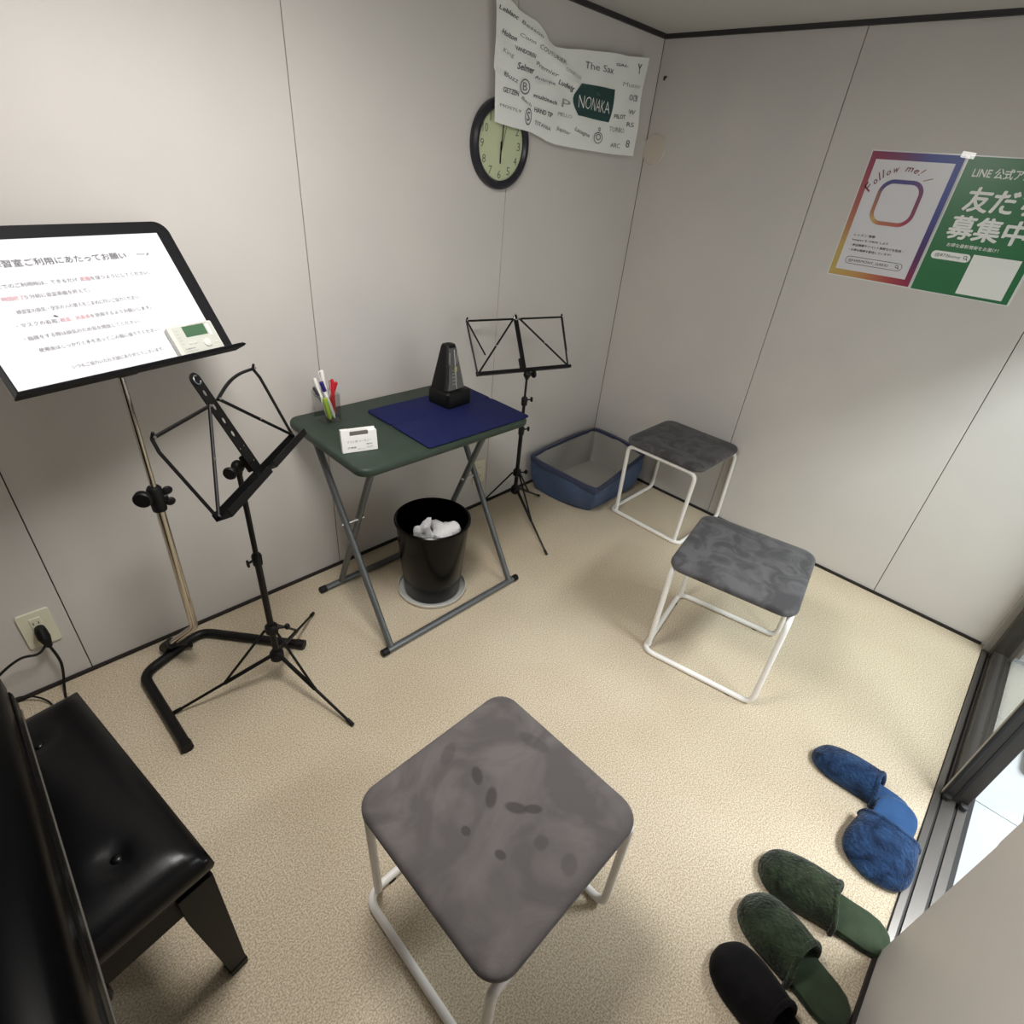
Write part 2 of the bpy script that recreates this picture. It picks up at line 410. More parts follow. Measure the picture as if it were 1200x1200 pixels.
single('extended_wood_block', mb, WOOD, 'low pale wooden block on the white tiles, extended to put beige behind the sliding door glass', 'platform', (2.285, -.74, 0))

# ------------------------------------------------------------------ large music stand with notice
W_, U_, N_ = V((.967, .255, 0)).normalized(), V((-.145, .549, .823)).normalized(), V((.21, -.796, .568)).normalized()
def frame(w, u, n, o): return M(((w[0], u[0], n[0], o[0]), (w[1], u[1], n[1], o[1]), (w[2], u[2], n[2], o[2]), (0, 0, 0, 1)))
FB = frame(W_, U_, N_, V((.053, 1.385, 1.028)))
ms = thing('music_stand', 'large black music stand with solid desk and chrome pole holding the printed notice', 'music stand', (.244, 1.50, 0))
mb = MB(); ol = rrect(.486, .337, .03, 8, .243, .1685)
ol = [(x, max(y, 0) if y > .03 else (y)) for x, y in ol]
ol = [p for p in ol if p[1] > .04] ; ol = ol + [(.0, .0), (.486, .0)]
vs, fs = flat(ol, [], .0025); mb.mesh([(v[0], v[1], v[2] - .0025) for v in vs], fs, FB); build('desk', mb, DESKBLACK, ms, smooth=0)
mb = MB()   # ledge: bent strip with rolled lip and flared corner
prof = [(-.0035, -.002), (-.0035, .028), (.002, .033), (.004, .032), (0, .027), (0, -.002)]
mb.rings([[FB @ V((x, a - (0 if abs(x - .24) < .24 else .0), b)) for a, b in prof] for x in (-.002, .243, .490)])
mb.rings([[FB @ V((.490 + k * .016, a * (1 - k * .7) + k * .000, .004 + b * (1 - .6 * k) - .0 + .010 * k)) for a, b in prof] for k in (0, .5, 1)])
build('ledge', mb, DESKBLACK, ms, smooth=30)
ptop = V((.251, 1.476, 1.012)); clampz = .70
pb = V((.244, 1.491, .209)); cl = V((.183, 1.648, .045))
pm = pb.lerp(ptop, (.68 - .209) / .803)
mb = MB(); mb.tube(fillet([cl, pb, pm], .05), .0115, 16); build('lower_pole', mb, CHROME, ms)
mb = MB(); mb.tube([pm - V((0, 0, .05)), ptop], .0075, 14); build('upper_pole', mb, CHROME, ms)
mb = MB(); X = M.Translation(pm); mb.lathe([(0, -.035), (.017, -.035), (.018, -.03), (.018, .03), (.014, .036), (0, .036)], seg=20, X=X); build('clamp_collar', mb, MATTEBLACK, ms)
vd = W_
mb = MB(); mb.lathe([(0, -.004), (.019, -.004), (.022, 0), (.022, .012), (.019, .016), (0, .016)], seg=24, X=M.Translation(pm + V((-.030, -.012, .018))) @ V((-.5, -.86, 0)).to_track_quat('Z', 'Y').to_matrix().to_4x4()); mb.rod(pm + V((-.002, 0, .014)), pm + V((-.028, -.008, .016)), .006); build('height_knob', mb, MATTEBLACK, ms)
mb = MB(); q = pm + V((.014, 0, 0)); mb.rod(pm, q + V((.012, -.002, 0)), .008)
for s in (1, -1): mb.ball(q + V((.014, -.003, s * .017)), .013, (1, .45, .95))
build('wing_nut', mb, MATTEBLACK, ms)
mb = MB(); mb.box(FB @ V((.222, .035, -.016)), (.045, .07, .022), N_.to_track_quat('Z', 'Y').to_matrix(), bev=.004); build('desk_bracket', mb, MATTEBLACK, ms)
mb = MB(); base = fillet([(.097, 1.245, .016), (.085, 1.597, .016), (.288, 1.677, .016), (.527, 1.397, .016)], .06)
mb.tube(base, .0155, 16); build('base_tube', mb, BLACK, ms)
for p, q in (((.097, 1.262, .016), (.0965, 1.238, .016)), ((.512, 1.4145, .016), (.530, 1.393, .016))):
    mb = MB(); mb.tube([p, q], .017, 16); build('foot_cap', mb, MATTEBLACK, ms)
mb = MB(); d = (pb - cl).normalized(); mb.tube([cl - d * .035, cl + d * .03], .0185, 16); mb.rod(cl + V((.01, -.01, -.005)), cl + V((.05, -.022, -.012)), .006); mb.box(cl + V((.056, -.025, -.014)), (.012, .012, .026), bev=.004); build('base_clamp', mb, MATTEBLACK, ms)

# notice sheet (A3 landscape) resting on the ledge
mb = MB(); mb.use(PAPER); sx0, sx1, sy1 = .010, .453, .3085
n = 20; cols = []
for i in range(n + 1):
    x = sx0 + (sx1 - sx0) * i / n
    curl = .003 * max(0, 1 - i / 5) ** 2
    cols.append([(x, .001 + (sy1 - .001) * j / 12, .0010 + .0005 * (1 + math.sin(i * .5)) * (1 - j / 12) + curl * (1 - j / 12) ** 2) for j in range(13)])
mb.mesh([p for c in cols for p in c], [(i * 13 + j, (i + 1) * 13 + j, (i + 1) * 13 + j + 1, i * 13 + j + 1) for i in range(n) for j in range(12)], FB)
zt = .0036
def line(y, h, x1, parts, x0):
    """runs of (string, material) fitted between x0 and x1"""
    asp = [textmesh(s)[2] * (1 if len(s) > 1 else 1) for s, _ in parts]; lens = [len(s) for s, _ in parts]; tot = sum(lens); x = x0
    for (s, m), l in zip(parts, lens):
        w = (x1 - x0) * l / tot; mb.use(m); text(mb, s, x, y, w * .97, h, zt, FB); x += w
line(.2520, .0150, .360, [('練習室ご利用にあたってお願い', INK)], .092); line(.256, .006, .406, [('～♪', INK)], .376)
line(.2110, .0088, .386, [('・2人以上でのご利用時は、できるだけ', INKL), ('距離', REDINK), ('を保つようにしてください。', INKL)], .045)
line(.1860, .0088, .240, [('時間終了', REDINK), ('５分前に退室準備を終えて。', INKL)], .076)
line(.1580, .0088, .337, [('練習室の換気・空気の入れ替えをこまめに行いご協力ください。', INKL)], .086)
line(.1310, .0088, .345, [('・マスクの着用、', INKL), ('検温、消毒液', REDINK), ('を使用するようお願いします。', INKL)], .072)
line(.1040, .0088, .306, [('・指揮をする際は換気のため窓を開放してください。', INKL)], .071)
line(.0780, .0088, .339, [('使用後はしっかりと手を洗ってごみ箱に捨ててください。', INKL)], .083)
line(.0330, .0088, .322, [('いつもご協力いただき誠にありがとうございます。', INKL)], .120)
mb.use(INKB); mb.mesh([(.142, .147, zt), (.1445, .1445, zt), (.152, .142, zt), (.147, .1462, zt)], [(0, 1, 2, 3)], FB)
o = build('notice_sheet', mb, parent=None, smooth=60)
tag(o, 'white paper notice with grey and red printed lines on the large music stand', 'notice')

# electronic tuner standing on the ledge
tu = thing('tuner', 'white electronic tuner with green screen on the corner of the music stand ledge', 'tuner', FB @ V((.393, .002, .012)))
TB = FB @ M.Translation((.337, .003, .0045))
mb = MB(); vs, fs = flat(rrect(.114, .074, .004, 3, .057, .037), [], .015); mb.mesh(vs, fs, TB); build('body', mb, CREAM, tu, smooth=0, bevel=.001)
mb = MB(); mb.use(TUNERPANEL); quad(mb, .010, .004, .111, .0705, .0155, TB)
mb.use(INK); text(mb, 'YAMAHA', .016, .014, .026, .0034, .0159, TB, bold=.01); text(mb, 'TDM-700', .016, .008, .03, .0022, .0159, TB)
for k in range(5): text(mb, 'A440', .014, .028 + k * .008, .007, .0016, .0159, TB)
text(mb, 'TUNER METRONOME', .05, .0725 - .003, .05, .0018, .0159, TB)
build('front_panel', mb, parent=tu, smooth=0)
mb = MB(); mb.box(TB @ V((.063, .056, .0155)), (.056, .026, .002), FB.to_3x3()); build('screen', mb, LCD, tu, smooth=0)
mb = MB(); mb.box(TB @ V((.098, .052, .0165)), (.006, .030, .003), FB.to_3x3(), bev=.001); build('slider_switch', mb, WHITEPLASTIC, tu, smooth=0)
mb = MB(); mb.lathe([(0, 0), (.010, 0), (.010, .003), (.008, .004), (0, .004)], seg=20, X=TB @ M.Translation((.078, .022, .0155))); build('dial_knob', mb, CREAM, tu)
for x in (.036, .048, .100):
    mb = MB(); mb.box(TB @ V((x, .028 if x < .09 else .02, .0165)), (.006, .005, .002), FB.to_3x3(), bev=.0008); build('button', mb, CREAM, tu, smooth=0)

# ------------------------------------------------------------------ folding music stands
def folding_stand(label, c, foot_angs, fr, hubz, colz, joints, top, F, plate_w, plate_l, holes, hw, ju, tu_, bow, ledge, ring=False, holders=None, knobside=-1):
    """joints: pole collar heights; F: desk frame (w across, u up the desk, n out of its face)"""
    t = thing('folding_music_stand', label, 'music stand', (c[0], c[1], 0), 0, 'folding wire music stands')
    C0 = V((c[0], c[1], 0)); p = lambda z: C0 + V((0, 0, z))
    for a in foot_angs:
        d = V((math.cos(math.radians(a)), math.sin(math.radians(a)), 0))
        f = C0 + d * fr + V((0, 0, .007)); s = p(hubz) + d * .020; mid = s.lerp(f, .48); s2 = p(colz) + d * .020
        mb = MB(); mb.tube([s, mid, mid.lerp(f, .02), f], 0, 10, radii=[.0065, .0065, .0048, .0042]); leg = build('leg', mb, BLACK, t)
        mb = MB(); mb.rod(s2, mid + V((0, 0, .003)), .0042, 8); build('brace', mb, BLACK, leg)
        mb = MB(); mb.tube([f + (s - f).normalized() * .022, f - V((0, 0, .001)) + d * .004], .0062, 10); build('rubber_foot', mb, MATTEBLACK, leg)
    mb = MB(); mb.lathe([(0, -.022), (.014, -.022), (.021, -.014), (.021, .010), (.014, .020), (0, .020)], p(hubz), 20); build('hub', mb, MATTEBLACK, t)
    mb = MB(); mb.lathe([(0, -.016), (.014, -.016), (.019, -.01), (.019, .012), (.013, .020), (0, .020)], p(colz), 20)
    mb.rod(p(colz), p(colz) + V((.035, -.018, 0)), .004, 8); mb.ball(p(colz) + V((.040, -.020, 0)), .011, (.8, .8, 1)); build('leg_collar', mb, MATTEBLACK, t)
    mb = MB(); mb.rod(p(hubz - .01), p(joints[0]), .0095, 14); build('lower_pole', mb, BLACK, t)
    zs = list(joints) + [top]
    for i, z in enumerate(joints):
        r = .0095 - .0022 * (i + 1)
        mb = MB(); mb.rod(p(z - .02), p(zs[i + 1]), r, 12); build('upper_pole', mb, BLACK, t)
        mb = MB(); mb.lathe([(0, -.022), (.013, -.022), (.014, .008), (.011, .014), (0, .014)], p(z), 16); mb.rod(p(z), p(z) + V((knobside * .026, -.012, .002)), .0035, 8); mb.box(p(z) + V((knobside * .030, -.014, .002)), (.007, .012, .022), bev=.003); build('pole_clamp', mb, MATTEBLACK, t)
    # tilting head between pole and desk
    hd = F @ V((0, .035, -.012)); mb = MB(); mb.tube([p(top - .02), p(top), hd], .009, 12); mb.ball(p(top), .016, (1, 1, 1.1)); mb.box(hd, (.02, .045, .016), F.to_3x3(), bev=.003)
    build('tilt_head', mb, MATTEBLACK, t)
    e = p(top) + F.to_3x3() @ V((knobside * .034, .0, -.004)); mb = MB(); mb.rod(p(top), e, .006, 10); mb.lathe([(0, -.005), (.015, -.005), (.017, 0), (.015, .006), (0, .006)], seg=18, X=M.Translation(e) @ (F.to_3x3() @ V((1, 0, 0))).to_track_quat('Z', 'Y').to_matrix().to_4x4()); build('tilt_knob', mb, MATTEBLACK, t)
    # centre plate
    r = plate_w / 2
    ol = [(-r, -.004), (r, -.004)] + [(r * math.cos(a), plate_l - r + r * math.sin(a)) for a in [PI * k / 12 for k in range(13)]]
    hs = []
    for hx, hy, ha, hb in holes: hs.append([(hx + ha * math.cos(2 * PI * k / 14), hy + hb * math.sin(2 * PI * k / 14)) for k in range(14)])
    mb = MB(); vs, fs = flat(ol, hs, .003); mb.mesh(vs, fs, F); pl = build('centre_plate', mb, BLACK, t, smooth=0)
    if ring:
        mb = MB(); mb.tube([F @ V((.0075 * math.cos(a), plate_l - .010 + .013 * math.sin(a), .006)) for a in [2 * PI * k / 16 for k in range(16)]], .0016, 8, closed=True); build('clip_ring', mb, STEEL, pl)
    else:
        mb = MB(); mb.tube([F @ V((.010 * math.cos(a), plate_l - r + .010 * math.sin(a), .0045)) for a in [2 * PI * k / 20 * .8 + 1 for k in range(20)]], .002, 8); build('spring_clip', mb, GREYTUBE, pl)
    jx = plate_w / 2 + .004
    for s in (-1, 1):
        A, B, Cc = V((s * jx, ju, .004)), V((s * hw[0], tu_, .004)), V((s * hw[1], .004, .004))
        n = 10; pts = []
        for k in range(n + 1):
            q = A.lerp(B, k / n); q.y += bow[0 if s < 0 else 1] * math.sin(PI * k / n); pts.append(F @ q)
        mb = MB(); mb.tube(pts, .0042, 8); build('top_arm', mb, BLACK, t)
        bend = B.lerp(Cc, .14) + V((s * .008, 0, 0)) if not ring else B.lerp(Cc, .5)
        mb = MB(); mb.tube([F @ B, F @ bend, F @ Cc], .0040, 8); build('side_arm', mb, BLACK, t)
        mb = MB(); off = V((0, 0, .004)); mb.tube([F @ (A + off), F @ (A.lerp(Cc, .5) + off), F @ (Cc + off)], .0040, 8)
        dg = build('diagonal_arm', mb, BLACK, t)
        for q in (A, A.lerp(Cc, .5), Cc, B):
            mb = MB(); mb.use(STEEL); mb.lathe([(0, 0), (.0034, 0), (.0026, .002), (0, .0024)], seg=10, X=F @ M.Translation(q + V((0, 0, .0078)))); build('rivet', mb, parent=dg)
        mb = MB(); mb.rod(F @ B, F @ (B + V((s * -.002, .010, .010))), .0035, 8); build('corner_hook', mb, BLACK, t)
        # ledge half: channel of bent sheet
        x0, x1 = s * ledge[0], s * (hw[1] + .006); d, lip = ledge[1], ledge[2]
        pr = [(.014, 0), (.014, .002), (-.002, .002), (-.002, d), (lip, d), (lip, d + .002), (-.004, d + .002), (-.004, 0)]
        mb = MB(); mb.rings([[F @ V((x, a, b)) for a, b in pr] for x in (x0, x1)]); build('ledge', mb, BLACK, t, smooth=0)
        if holders:
            q0, q1 = holders[0 if s < 0 else 1]; mb = MB(); mb.tube([F @ V((*q0, .010)), F @ V((*q1, .016))], .0034, 8); build('page_holder', mb, BLACK, t)
    return t

FS = frame(V((.74, .6726, 0)), V((-.2903, .3197, .9019)).normalized(), V((.6065, -.6677, .4317)).normalized(), V((.441, 1.262, .792)))
folding_stand('black folding music stand with twisted perforated desk in front of the large stand', (.408, 1.31), (164, -75, 44), .31, .1226, .235, (.51,), .80, FS, .036, .272,
    [(0, .222, .006, .008), (0, .186, .006, .008), (0, .150, .006, .008), (0, .114, .006, .008), (-.009, .076, .003, .003), (.009, .076, .003, .003), (-.009, .034, .003, .003), (.009, .034, .003, .003)],
    (.222, .212), .195, .207, (.0, .014), (.012, .042, .014))
FK = frame(V((.959, -.283, 0)).normalized(), V((.149, .497, .855)).normalized(), V((-.242, -.820, .519)).normalized(), V((1.671, 1.518, .770)))
folding_stand('thin black folding music stand with wire desk between green table and blue basket', (1.685, 1.513), (-103, 16.5, 136.5), .302, .19, .28, (.50, .64), .755, FK, .020, .236,
    [], (.227, .219), .217, .217, (0, 0), (.008, .020, .008), ring=True, holders=(((-.2265, .212), (-.176, .075)), ((.226, .215), (.2165, .068))), knobside=1)

# ------------------------------------------------------------------ folding table and what is on it
tb = thing('folding_table', 'green topped folding table on crossed grey tube legs against the wall', 'table', (1.07, 1.46, 0))
tx0, tx1, ty0, ty1, tz = .712, 1.432, 1.240, 1.714, .716
def slab(w, h, r, z0, z1, e, cx, cy, n=6):
    """rounded slab with eased edges"""
    L = []
    for z, k in ((z0, e), (z0 + e * .3, e * .3), (z0 + e, 0), (z1 - e, 0), (z1 - e * .3, e * .3), (z1, e)):
        L.append([(x, y, z) for x, y in rrect(w - 2 * k, h - 2 * k, max(r - k, .002), n, cx, cy)])
    return L
mb = MB(); mb.rings(slab(tx1 - tx0, ty1 - ty0, .045, tz - .030, tz, .010, (tx0 + tx1) / 2, (ty0 + ty1) / 2)); build('table_top', mb, GREEN, tb, smooth=50)
zf = .0125
for x, yb, yt in ((.752, 1.187, 1.60), (1.342, 1.187, 1.60)):
    mb = MB(); mb.tube([(x, yb, zf), (x, yt, .690)], .0118, 14); build('leg', mb, GREYTUBE, tb)
for x, yb, yt in ((.805, 1.620, 1.318), (1.287, 1.620, 1.318)):
    mb = MB(); mb.tube([(x, yb, zf), (x, yt, .690)], .0118, 14); build('leg', mb, GREYTUBE, tb)
for y in (1.187, 1.620):
    mb = MB(); mb.rod((.722, y, zf), (1.378, y, zf), .0125, 14); build('foot_bar', mb, GREYTUBE, tb)
    for x, s in ((.722, -1), (1.378, 1)):
        mb = MB(); mb.tube([(x - s * .016, y, zf), (x + s * .008, y, zf), (x + s * .011, y, zf)], 0, 14, radii=[.0138, .0138, .011]); build('end_cap', mb, MATTEBLACK, tb)
for x, x2 in ((.752, .805), (1.342, 1.287)):
    mb = MB(); mb.rod((x - (x2 - x) * .3, 1.4345, .418), (x2 + (x2 - x) * .3, 1.4345, .418), .005, 10); build('pivot_bolt', mb, STEEL, tb)

mb = MB(); mx0, mx1, my0, my1 = .962, 1.426, 1.246, 1.608
for a, b in ((my0, (my0 + my1) / 2 + .03 - .003), ((my0 + my1) / 2 + .03 + .003, my1)):
    mb.rings(slab(mx1 - mx0, b - a, .012, tz + .0005, tz + .008, .003, (mx0 + mx1) / 2, (a + b) / 2, 3))
ym = (my0 + my1) / 2 + .03; mb.box(((mx0 + mx1) / 2, ym, tz + .0035), (mx1 - mx0 - .01, .012, .006))
single('desk_mat', mb, BLUEMAT, 'folded navy blue mat lying on the right half of the green table', 'mat', ((mx0 + mx1) / 2, (my0 + my1) / 2, tz), smooth=50)

# metronome
mc = V((1.262, 1.513, tz + .0085)); ang = math.radians(4)
mt = thing('metronome', 'black pyramid metronome with clear front standing on the navy mat', 'metronome', mc, ang)
def pyr(w0, d0, w1, d1, z0, z1, r0=.012, r1=.008, y0=0, y1=0): return [[(x, y + y0, z0) for x, y in rrect(w0, d0, r0, 4)], [(x, y + y1, z1) for x, y in rrect(w1, d1, r1, 4)]]
mb = MB(); mb.rings([[(x, y, z) for x, y in rrect(w, d, .014, 4)] for w, d, z in ((.120, .112, 0), (.122, .114, .004), (.120, .112, .050), (.112, .104, .056))]); build('base', mb, MATTEBLACK, mt, local=True)
mb = MB(); mb.rings([[(x, y + .012, z) for x, y in rrect(w, d, .010, 4)] for w, d, z in ((.106, .078, .055), (.048, .040, .205), (.042, .034, .214), (.02, .016, .217))]); build('case', mb, BLACK, mt, local=True)
mb = MB(); mb.use(SMOKE); mb.rings([[(-w, y, z), (w, y, z), (w * .94, y - d, z), (-w * .94, y - d, z)] for w, y, z, d in ((.043, -.0265, .058, .010), (.018, -.0075, .206, .006))]); build('front_cover', mb, parent=mt, local=True, smooth=0)
mb = MB(); mb.use(STEEL); mb.tube([(.002, -.034, .060), (.004, -.014, .198)], .0018, 8); pr = build('pendulum', mb, parent=mt, local=True)
mb = MB(); mb.rings([[(x + .003, y - .0245, z) for x, y in rrect(w, .007, .002, 2)] for w, z in ((.012, .122), (.016, .140))]); build('sliding_weight', mb, BRASS, pr, local=True)
mb = MB(); mb.use(TUNERPANEL)
for k in range(10): mb.box((0, -.0265 + k * .0019 + .0012, .075 + k * .0125), (.016 - k * .0006, .001, .0016))
mb.use(STEEL); mb.box((-.018, -.014, .13), (.003, .003, .12)); mb.box((.018, -.014, .13), (.003, .003, .12)); build('tempo_scale', mb, parent=mt, local=True, smooth=0)

# pen holder and pens
pcx, pcy = .822, 1.624
mb = MB(); ot, it = .033, .0305
mb.use(ACRYL)
ro = lambda k, z, rr=.008: [(pcx + x, pcy + y, z) for x, y in rrect(k * 2, k * 2.3, rr, 3)]
mb.rings([ro(ot, tz + .0005), ro(ot + .001, tz + .095), ro(it + .001, tz + .095, .006), ro(it, tz + .004, .006)])
single('pen_holder', mb, ACRYL, 'clear square pen holder at the left end of the green table', 'pen holder', (pcx, pcy, tz), smooth=0)
def pen(name, label, a, b, r, m, tip=None, clip=None):
    a, b = V(a), V(b); d = (b - a).normalized(); r *= 1.2
    t = thing(name, label, 'pen', a, 0, 'pens in the clear holder')
    mb = MB(); mb.tube([a, a + d * .012, b - d * .004, b], 0, 10, radii=[r * .35, r, r, r * .8]); build('barrel', mb, m, t)
    if clip:
        mb = MB(); s = d.cross(V((0, 1, 0))).normalized(); mb.tube([b - d * .002 + s * r * .6, b - d * .004 + s * r * 1.9, b - d * .035 + s * r * 1.5], .0014, 6); build('clip', mb, clip, t)
    if tip:
        mb = MB(); mb.rod(b - d * .03, b + d * .003, r * 1.12, 10); build('cap', mb, tip, t)
z0 = tz + .010
pen('ballpoint_pen', 'white ballpoint pen leaning furthest left in the clear holder', (pcx - .004, pcy - .012, z0), (pcx - .022, pcy + .020, .858), .0048, WHITEPLASTIC, None, STEEL)
pen('ballpoint_pen', 'tallest white ballpoint pen in the middle of the clear holder', (pcx + .016, pcy + .012, z0), (pcx + .008, pcy + .026, .878), .0052, WHITEPLASTIC, None, WHITEPLASTIC)
pen('ballpoint_pen', 'blue topped white pen in front of the white pens in the clear holder', (pcx + .014, pcy - .022, z0), (pcx - .014, pcy - .008, .850), .005, WHITEPLASTIC, NAVYPEN, None)
pen('felt_pen', 'taller upright red pen in the clear holder', (pcx + .022, pcy - .006, z0), (pcx + .022, pcy - .012, .856), .005, RED, None, RED)
pen('felt_pen', 'shorter red pen leaning right in the clear holder', (pcx + .004, pcy + .018, z0), (pcx + .033, pcy - .018, .846), .005, RED, None, RED)
pen('marker_pen', 'lime green marker low in the front of the clear holder', (pcx - .004, pcy - .026, z0), (pcx - .013, pcy - .017, .800), .0068, LIME, None, None)
pen('felt_pen', 'dark grey pen leaning out of the left corner of the clear holder', (pcx + .012, pcy + .002, z0), (pcx - .034, pcy + .010, .832), .005, DARKPEN, None, STEEL)

# white digital timer with handwriting
cx_, cy_ = V((.730, 1.369, tz)), V((.836, 1.338, tz)); wd = (cy_ - cx_).normalized(); nd = V((wd.y, -wd.x, 0)); ud = (V((0, 0, 1)) - nd * .14).normalized(); nd = wd.cross(ud)
FT = frame(wd, ud, nd, cx_ + V((0, 0, .001)))
dt = thing('digital_timer', 'small white digital timer with handwriting standing at the front of the green table', 'timer', cx_.lerp(cy_, .5))
mb = MB(); ol = [(0, 0), (.108, 0), (.108, .064), (.082, .064), (.082, .052), (.026, .052), (.026, .068), (.022, .072), (0, .072)]
vs, fs = flat(ol, [], .018); mb.mesh([(v[0], v[1], v[2] - .018) for v in vs], fs, FT); build('body', mb, WHITEPLASTIC, dt, smooth=0, bevel=.001)
mb = MB(); mb.box(FT @ V((.064, .060, -.014)), (.082, .022, .008), FT.to_3x3(), bev=.001); build('top_shell', mb, WHITEPLASTIC, dt, smooth=0)
mb = MB(); mb.box(FT @ V((.054, .0575, -.006)), (.054, .012, .006), FT.to_3x3()); build('screen', mb, GREYLCD, dt, smooth=0)
mb = MB(); mb.use(INKL); text(mb, 'デスト用 ハーモニー', .016, .030, .074, .008, .0004, FT); text(mb, '練習室', .016, .013, .026, .005, .0004, FT, bold=.02); text(mb, '電池は', .074, .020, .018, .0045, .0004, FT, bold=.02); text(mb, 'フロントへ', .046, .007, .024, .004, .0004, FT); text(mb, '返却', .074, .010, .018, .004, .0004, FT); build('handwriting', mb, parent=dt, smooth=0)

# ------------------------------------------------------------------ waste bin and tray
bx, by = 1.077, 1.372
mb = MB(); mb.lathe([(0, .0005), (.126, .0005), (.136, .006), (.139, .018), (.136, .019), (.132, .008), (.122, .004), (0, .004)], (bx, by, 0), 56)
single('round_tray', mb, TRAY, 'round silver tray on the carpet under the black bin', 'tray', (bx, by, 0))
bn = thing('waste_bin', 'glossy black round waste bin standing on a silver tray under the table', 'bin', (bx, by, .005))
mb = MB(); mb.lathe([(0, .006), (.108, .006), (.112, .012), (.140, .340), (.137, .340), (.108, .016), (0, .012)], (bx, by, 0), 56); build('body', mb, BIN, bn)
mb = MB(); mb.lathe([(.136, .336), (.141, .332), (.146, .337), (.146, .344), (.141, .348), (.136, .345), (.136, .336)], (bx, by, 0), 56); build('rim', mb, BIN, bn)
def crumple(name, label, c, r, sc, seed):
    t = bmesh.new(); bmesh.ops.create_icosphere(t, subdivisions=3, radius=r); rnd = random.Random(seed)
    dirs = [V((rnd.uniform(-1, 1), rnd.uniform(-1, 1), rnd.uniform(-1, 1))).normalized() for _ in range(14)]
    for v in t.verts:
        n = v.co.normalized(); k = 1 + .62 * max(n.dot(d) for d in dirs[:7]) ** 9 - .5 * max(0, max(n.dot(d) for d in dirs[7:])) ** 4 + rnd.uniform(-.07, .07)
        v.co = V((n.x * sc[0], n.y * sc[1], n.z * sc[2])) * r * k
    mb = MB(); mb.add(t, M.Translation(V(c)) @ M.Rotation(seed, 4, 'Z'))
    return single(name, mb, TISSUE, label, 'tissue', (c[0], c[1], c[2] - r * .6), 'crumpled tissues in the bin', smooth=0)
crumple('crumpled_tissue', 'crumpled white tissue at the left inside the black bin, standing tallest', (bx - .052, by - .012, .305), .046, (.7, .5, 1.35), 3)
crumple('crumpled_tissue', 'crumpled white tissue at the right inside the black bin', (bx + .036, by - .040, .278), .046, (1.3, .8, .85), 5)
crumple('crumpled_tissue', 'small crumpled white tissue between the two others inside the black bin', (bx - .006, by - .066, .262), .028, (1.1, .8, .8), 9)
mb = MB(); mb.lathe([(0, .02), (.100, .02), (.122, .215), (.10, .226), (.05, .222), (0, .228)], (bx, by, 0), 40); build('bin_liner', mb, MATTEBLACK, bn)

# ------------------------------------------------------------------ blue fabric basket
bk = thing('fabric_basket', 'low blue fabric basket with grey lining in the corner of the room', 'basket', (2.27, 1.5, 0))
rimL = [V(p) for p in ((1.978, 1.664, .203), (2.03, 1.70, .207), (2.32, 1.722, .212), (2.52, 1.715, .212), (2.574, 1.69, .21), (2.573, 1.50, .207), (2.548, 1.37, .205), (2.52, 1.335, .203), (2.28, 1.297, .196), (2.05, 1.268, .192), (2.00, 1.288, .190), (1.985, 1.45, .195))]
botL = [V(p) for p in ((2.022, 1.640, .004), (2.06, 1.69, .004), (2.32, 1.705, .004), (2.51, 1.70, .004), (2.555, 1.67, .004), (2.552, 1.50, .004), (2.54, 1.385, .004), (2.50, 1.345, .004), (2.30, 1.335, .004), (2.12, 1.335, .004), (2.07, 1.355, .004), (2.03, 1.48, .004))]
def smoothloop(L, n=4):
    out = []; N = len(L)
    for i in range(N):
        p0, p1, p2, p3 = L[i - 1], L[i], L[(i + 1) % N], L[(i + 2) % N]
        for k in range(n):
            t = k / n; out.append(.5 * ((2 * p1) + (p2 - p0) * t + (2 * p0 - 5 * p1 + 4 * p2 - p3) * t * t + (3 * p1 - p0 - 3 * p2 + p3) * t ** 3))
    return out
R_, B_ = smoothloop(rimL), smoothloop(botL); cen = V((2.27, 1.51, 0))
loops = []
for k in range(9):
    t = k / 8; L = []
    for i, (r, b) in enumerate(zip(R_, B_)):
        q = b.lerp(r, t); d = (q - cen); d.z = 0; d.normalize()
        q = q + d * (.012 * math.sin(PI * t) * math.sin(i * .9) + (.016 * math.sin(PI * t) if 26 < i < 44 else 0)); L.append(q)
    loops.append(L)
mb = MB(); mb.use(BASKET); mb.rings(loops, (True, False)); 
inl = lambda L, k, dz: [p + (V((cen.x, cen.y, p.z)) - p).normalized() * k + V((0, 0, dz)) for p in L]
build('outer_shell', mb, parent=bk, smooth=60)
mb = MB(); mb.rings([inl(L, .010, .006) for L in loops], (True, False)); build('lining', mb, BASKETIN, bk, smooth=60)
mb = MB(); mb.rings([inl(R_, -.002, -.022), inl(R_, -.005, -.002), inl(R_, .0, .006), inl(R_, .014, .004), inl(R_, .014, -.014)], (False, False)); build('rim_binding', mb, BASKETRIM, bk, smooth=60)
mb = MB(); mb.tube([V((2.10, 1.288, .172)), V((2.14, 1.288, .160)), V((2.22, 1.300, .158)), V((2.26, 1.304, .172))], .005, 8); build('handle', mb, BASKETRIM, bk)

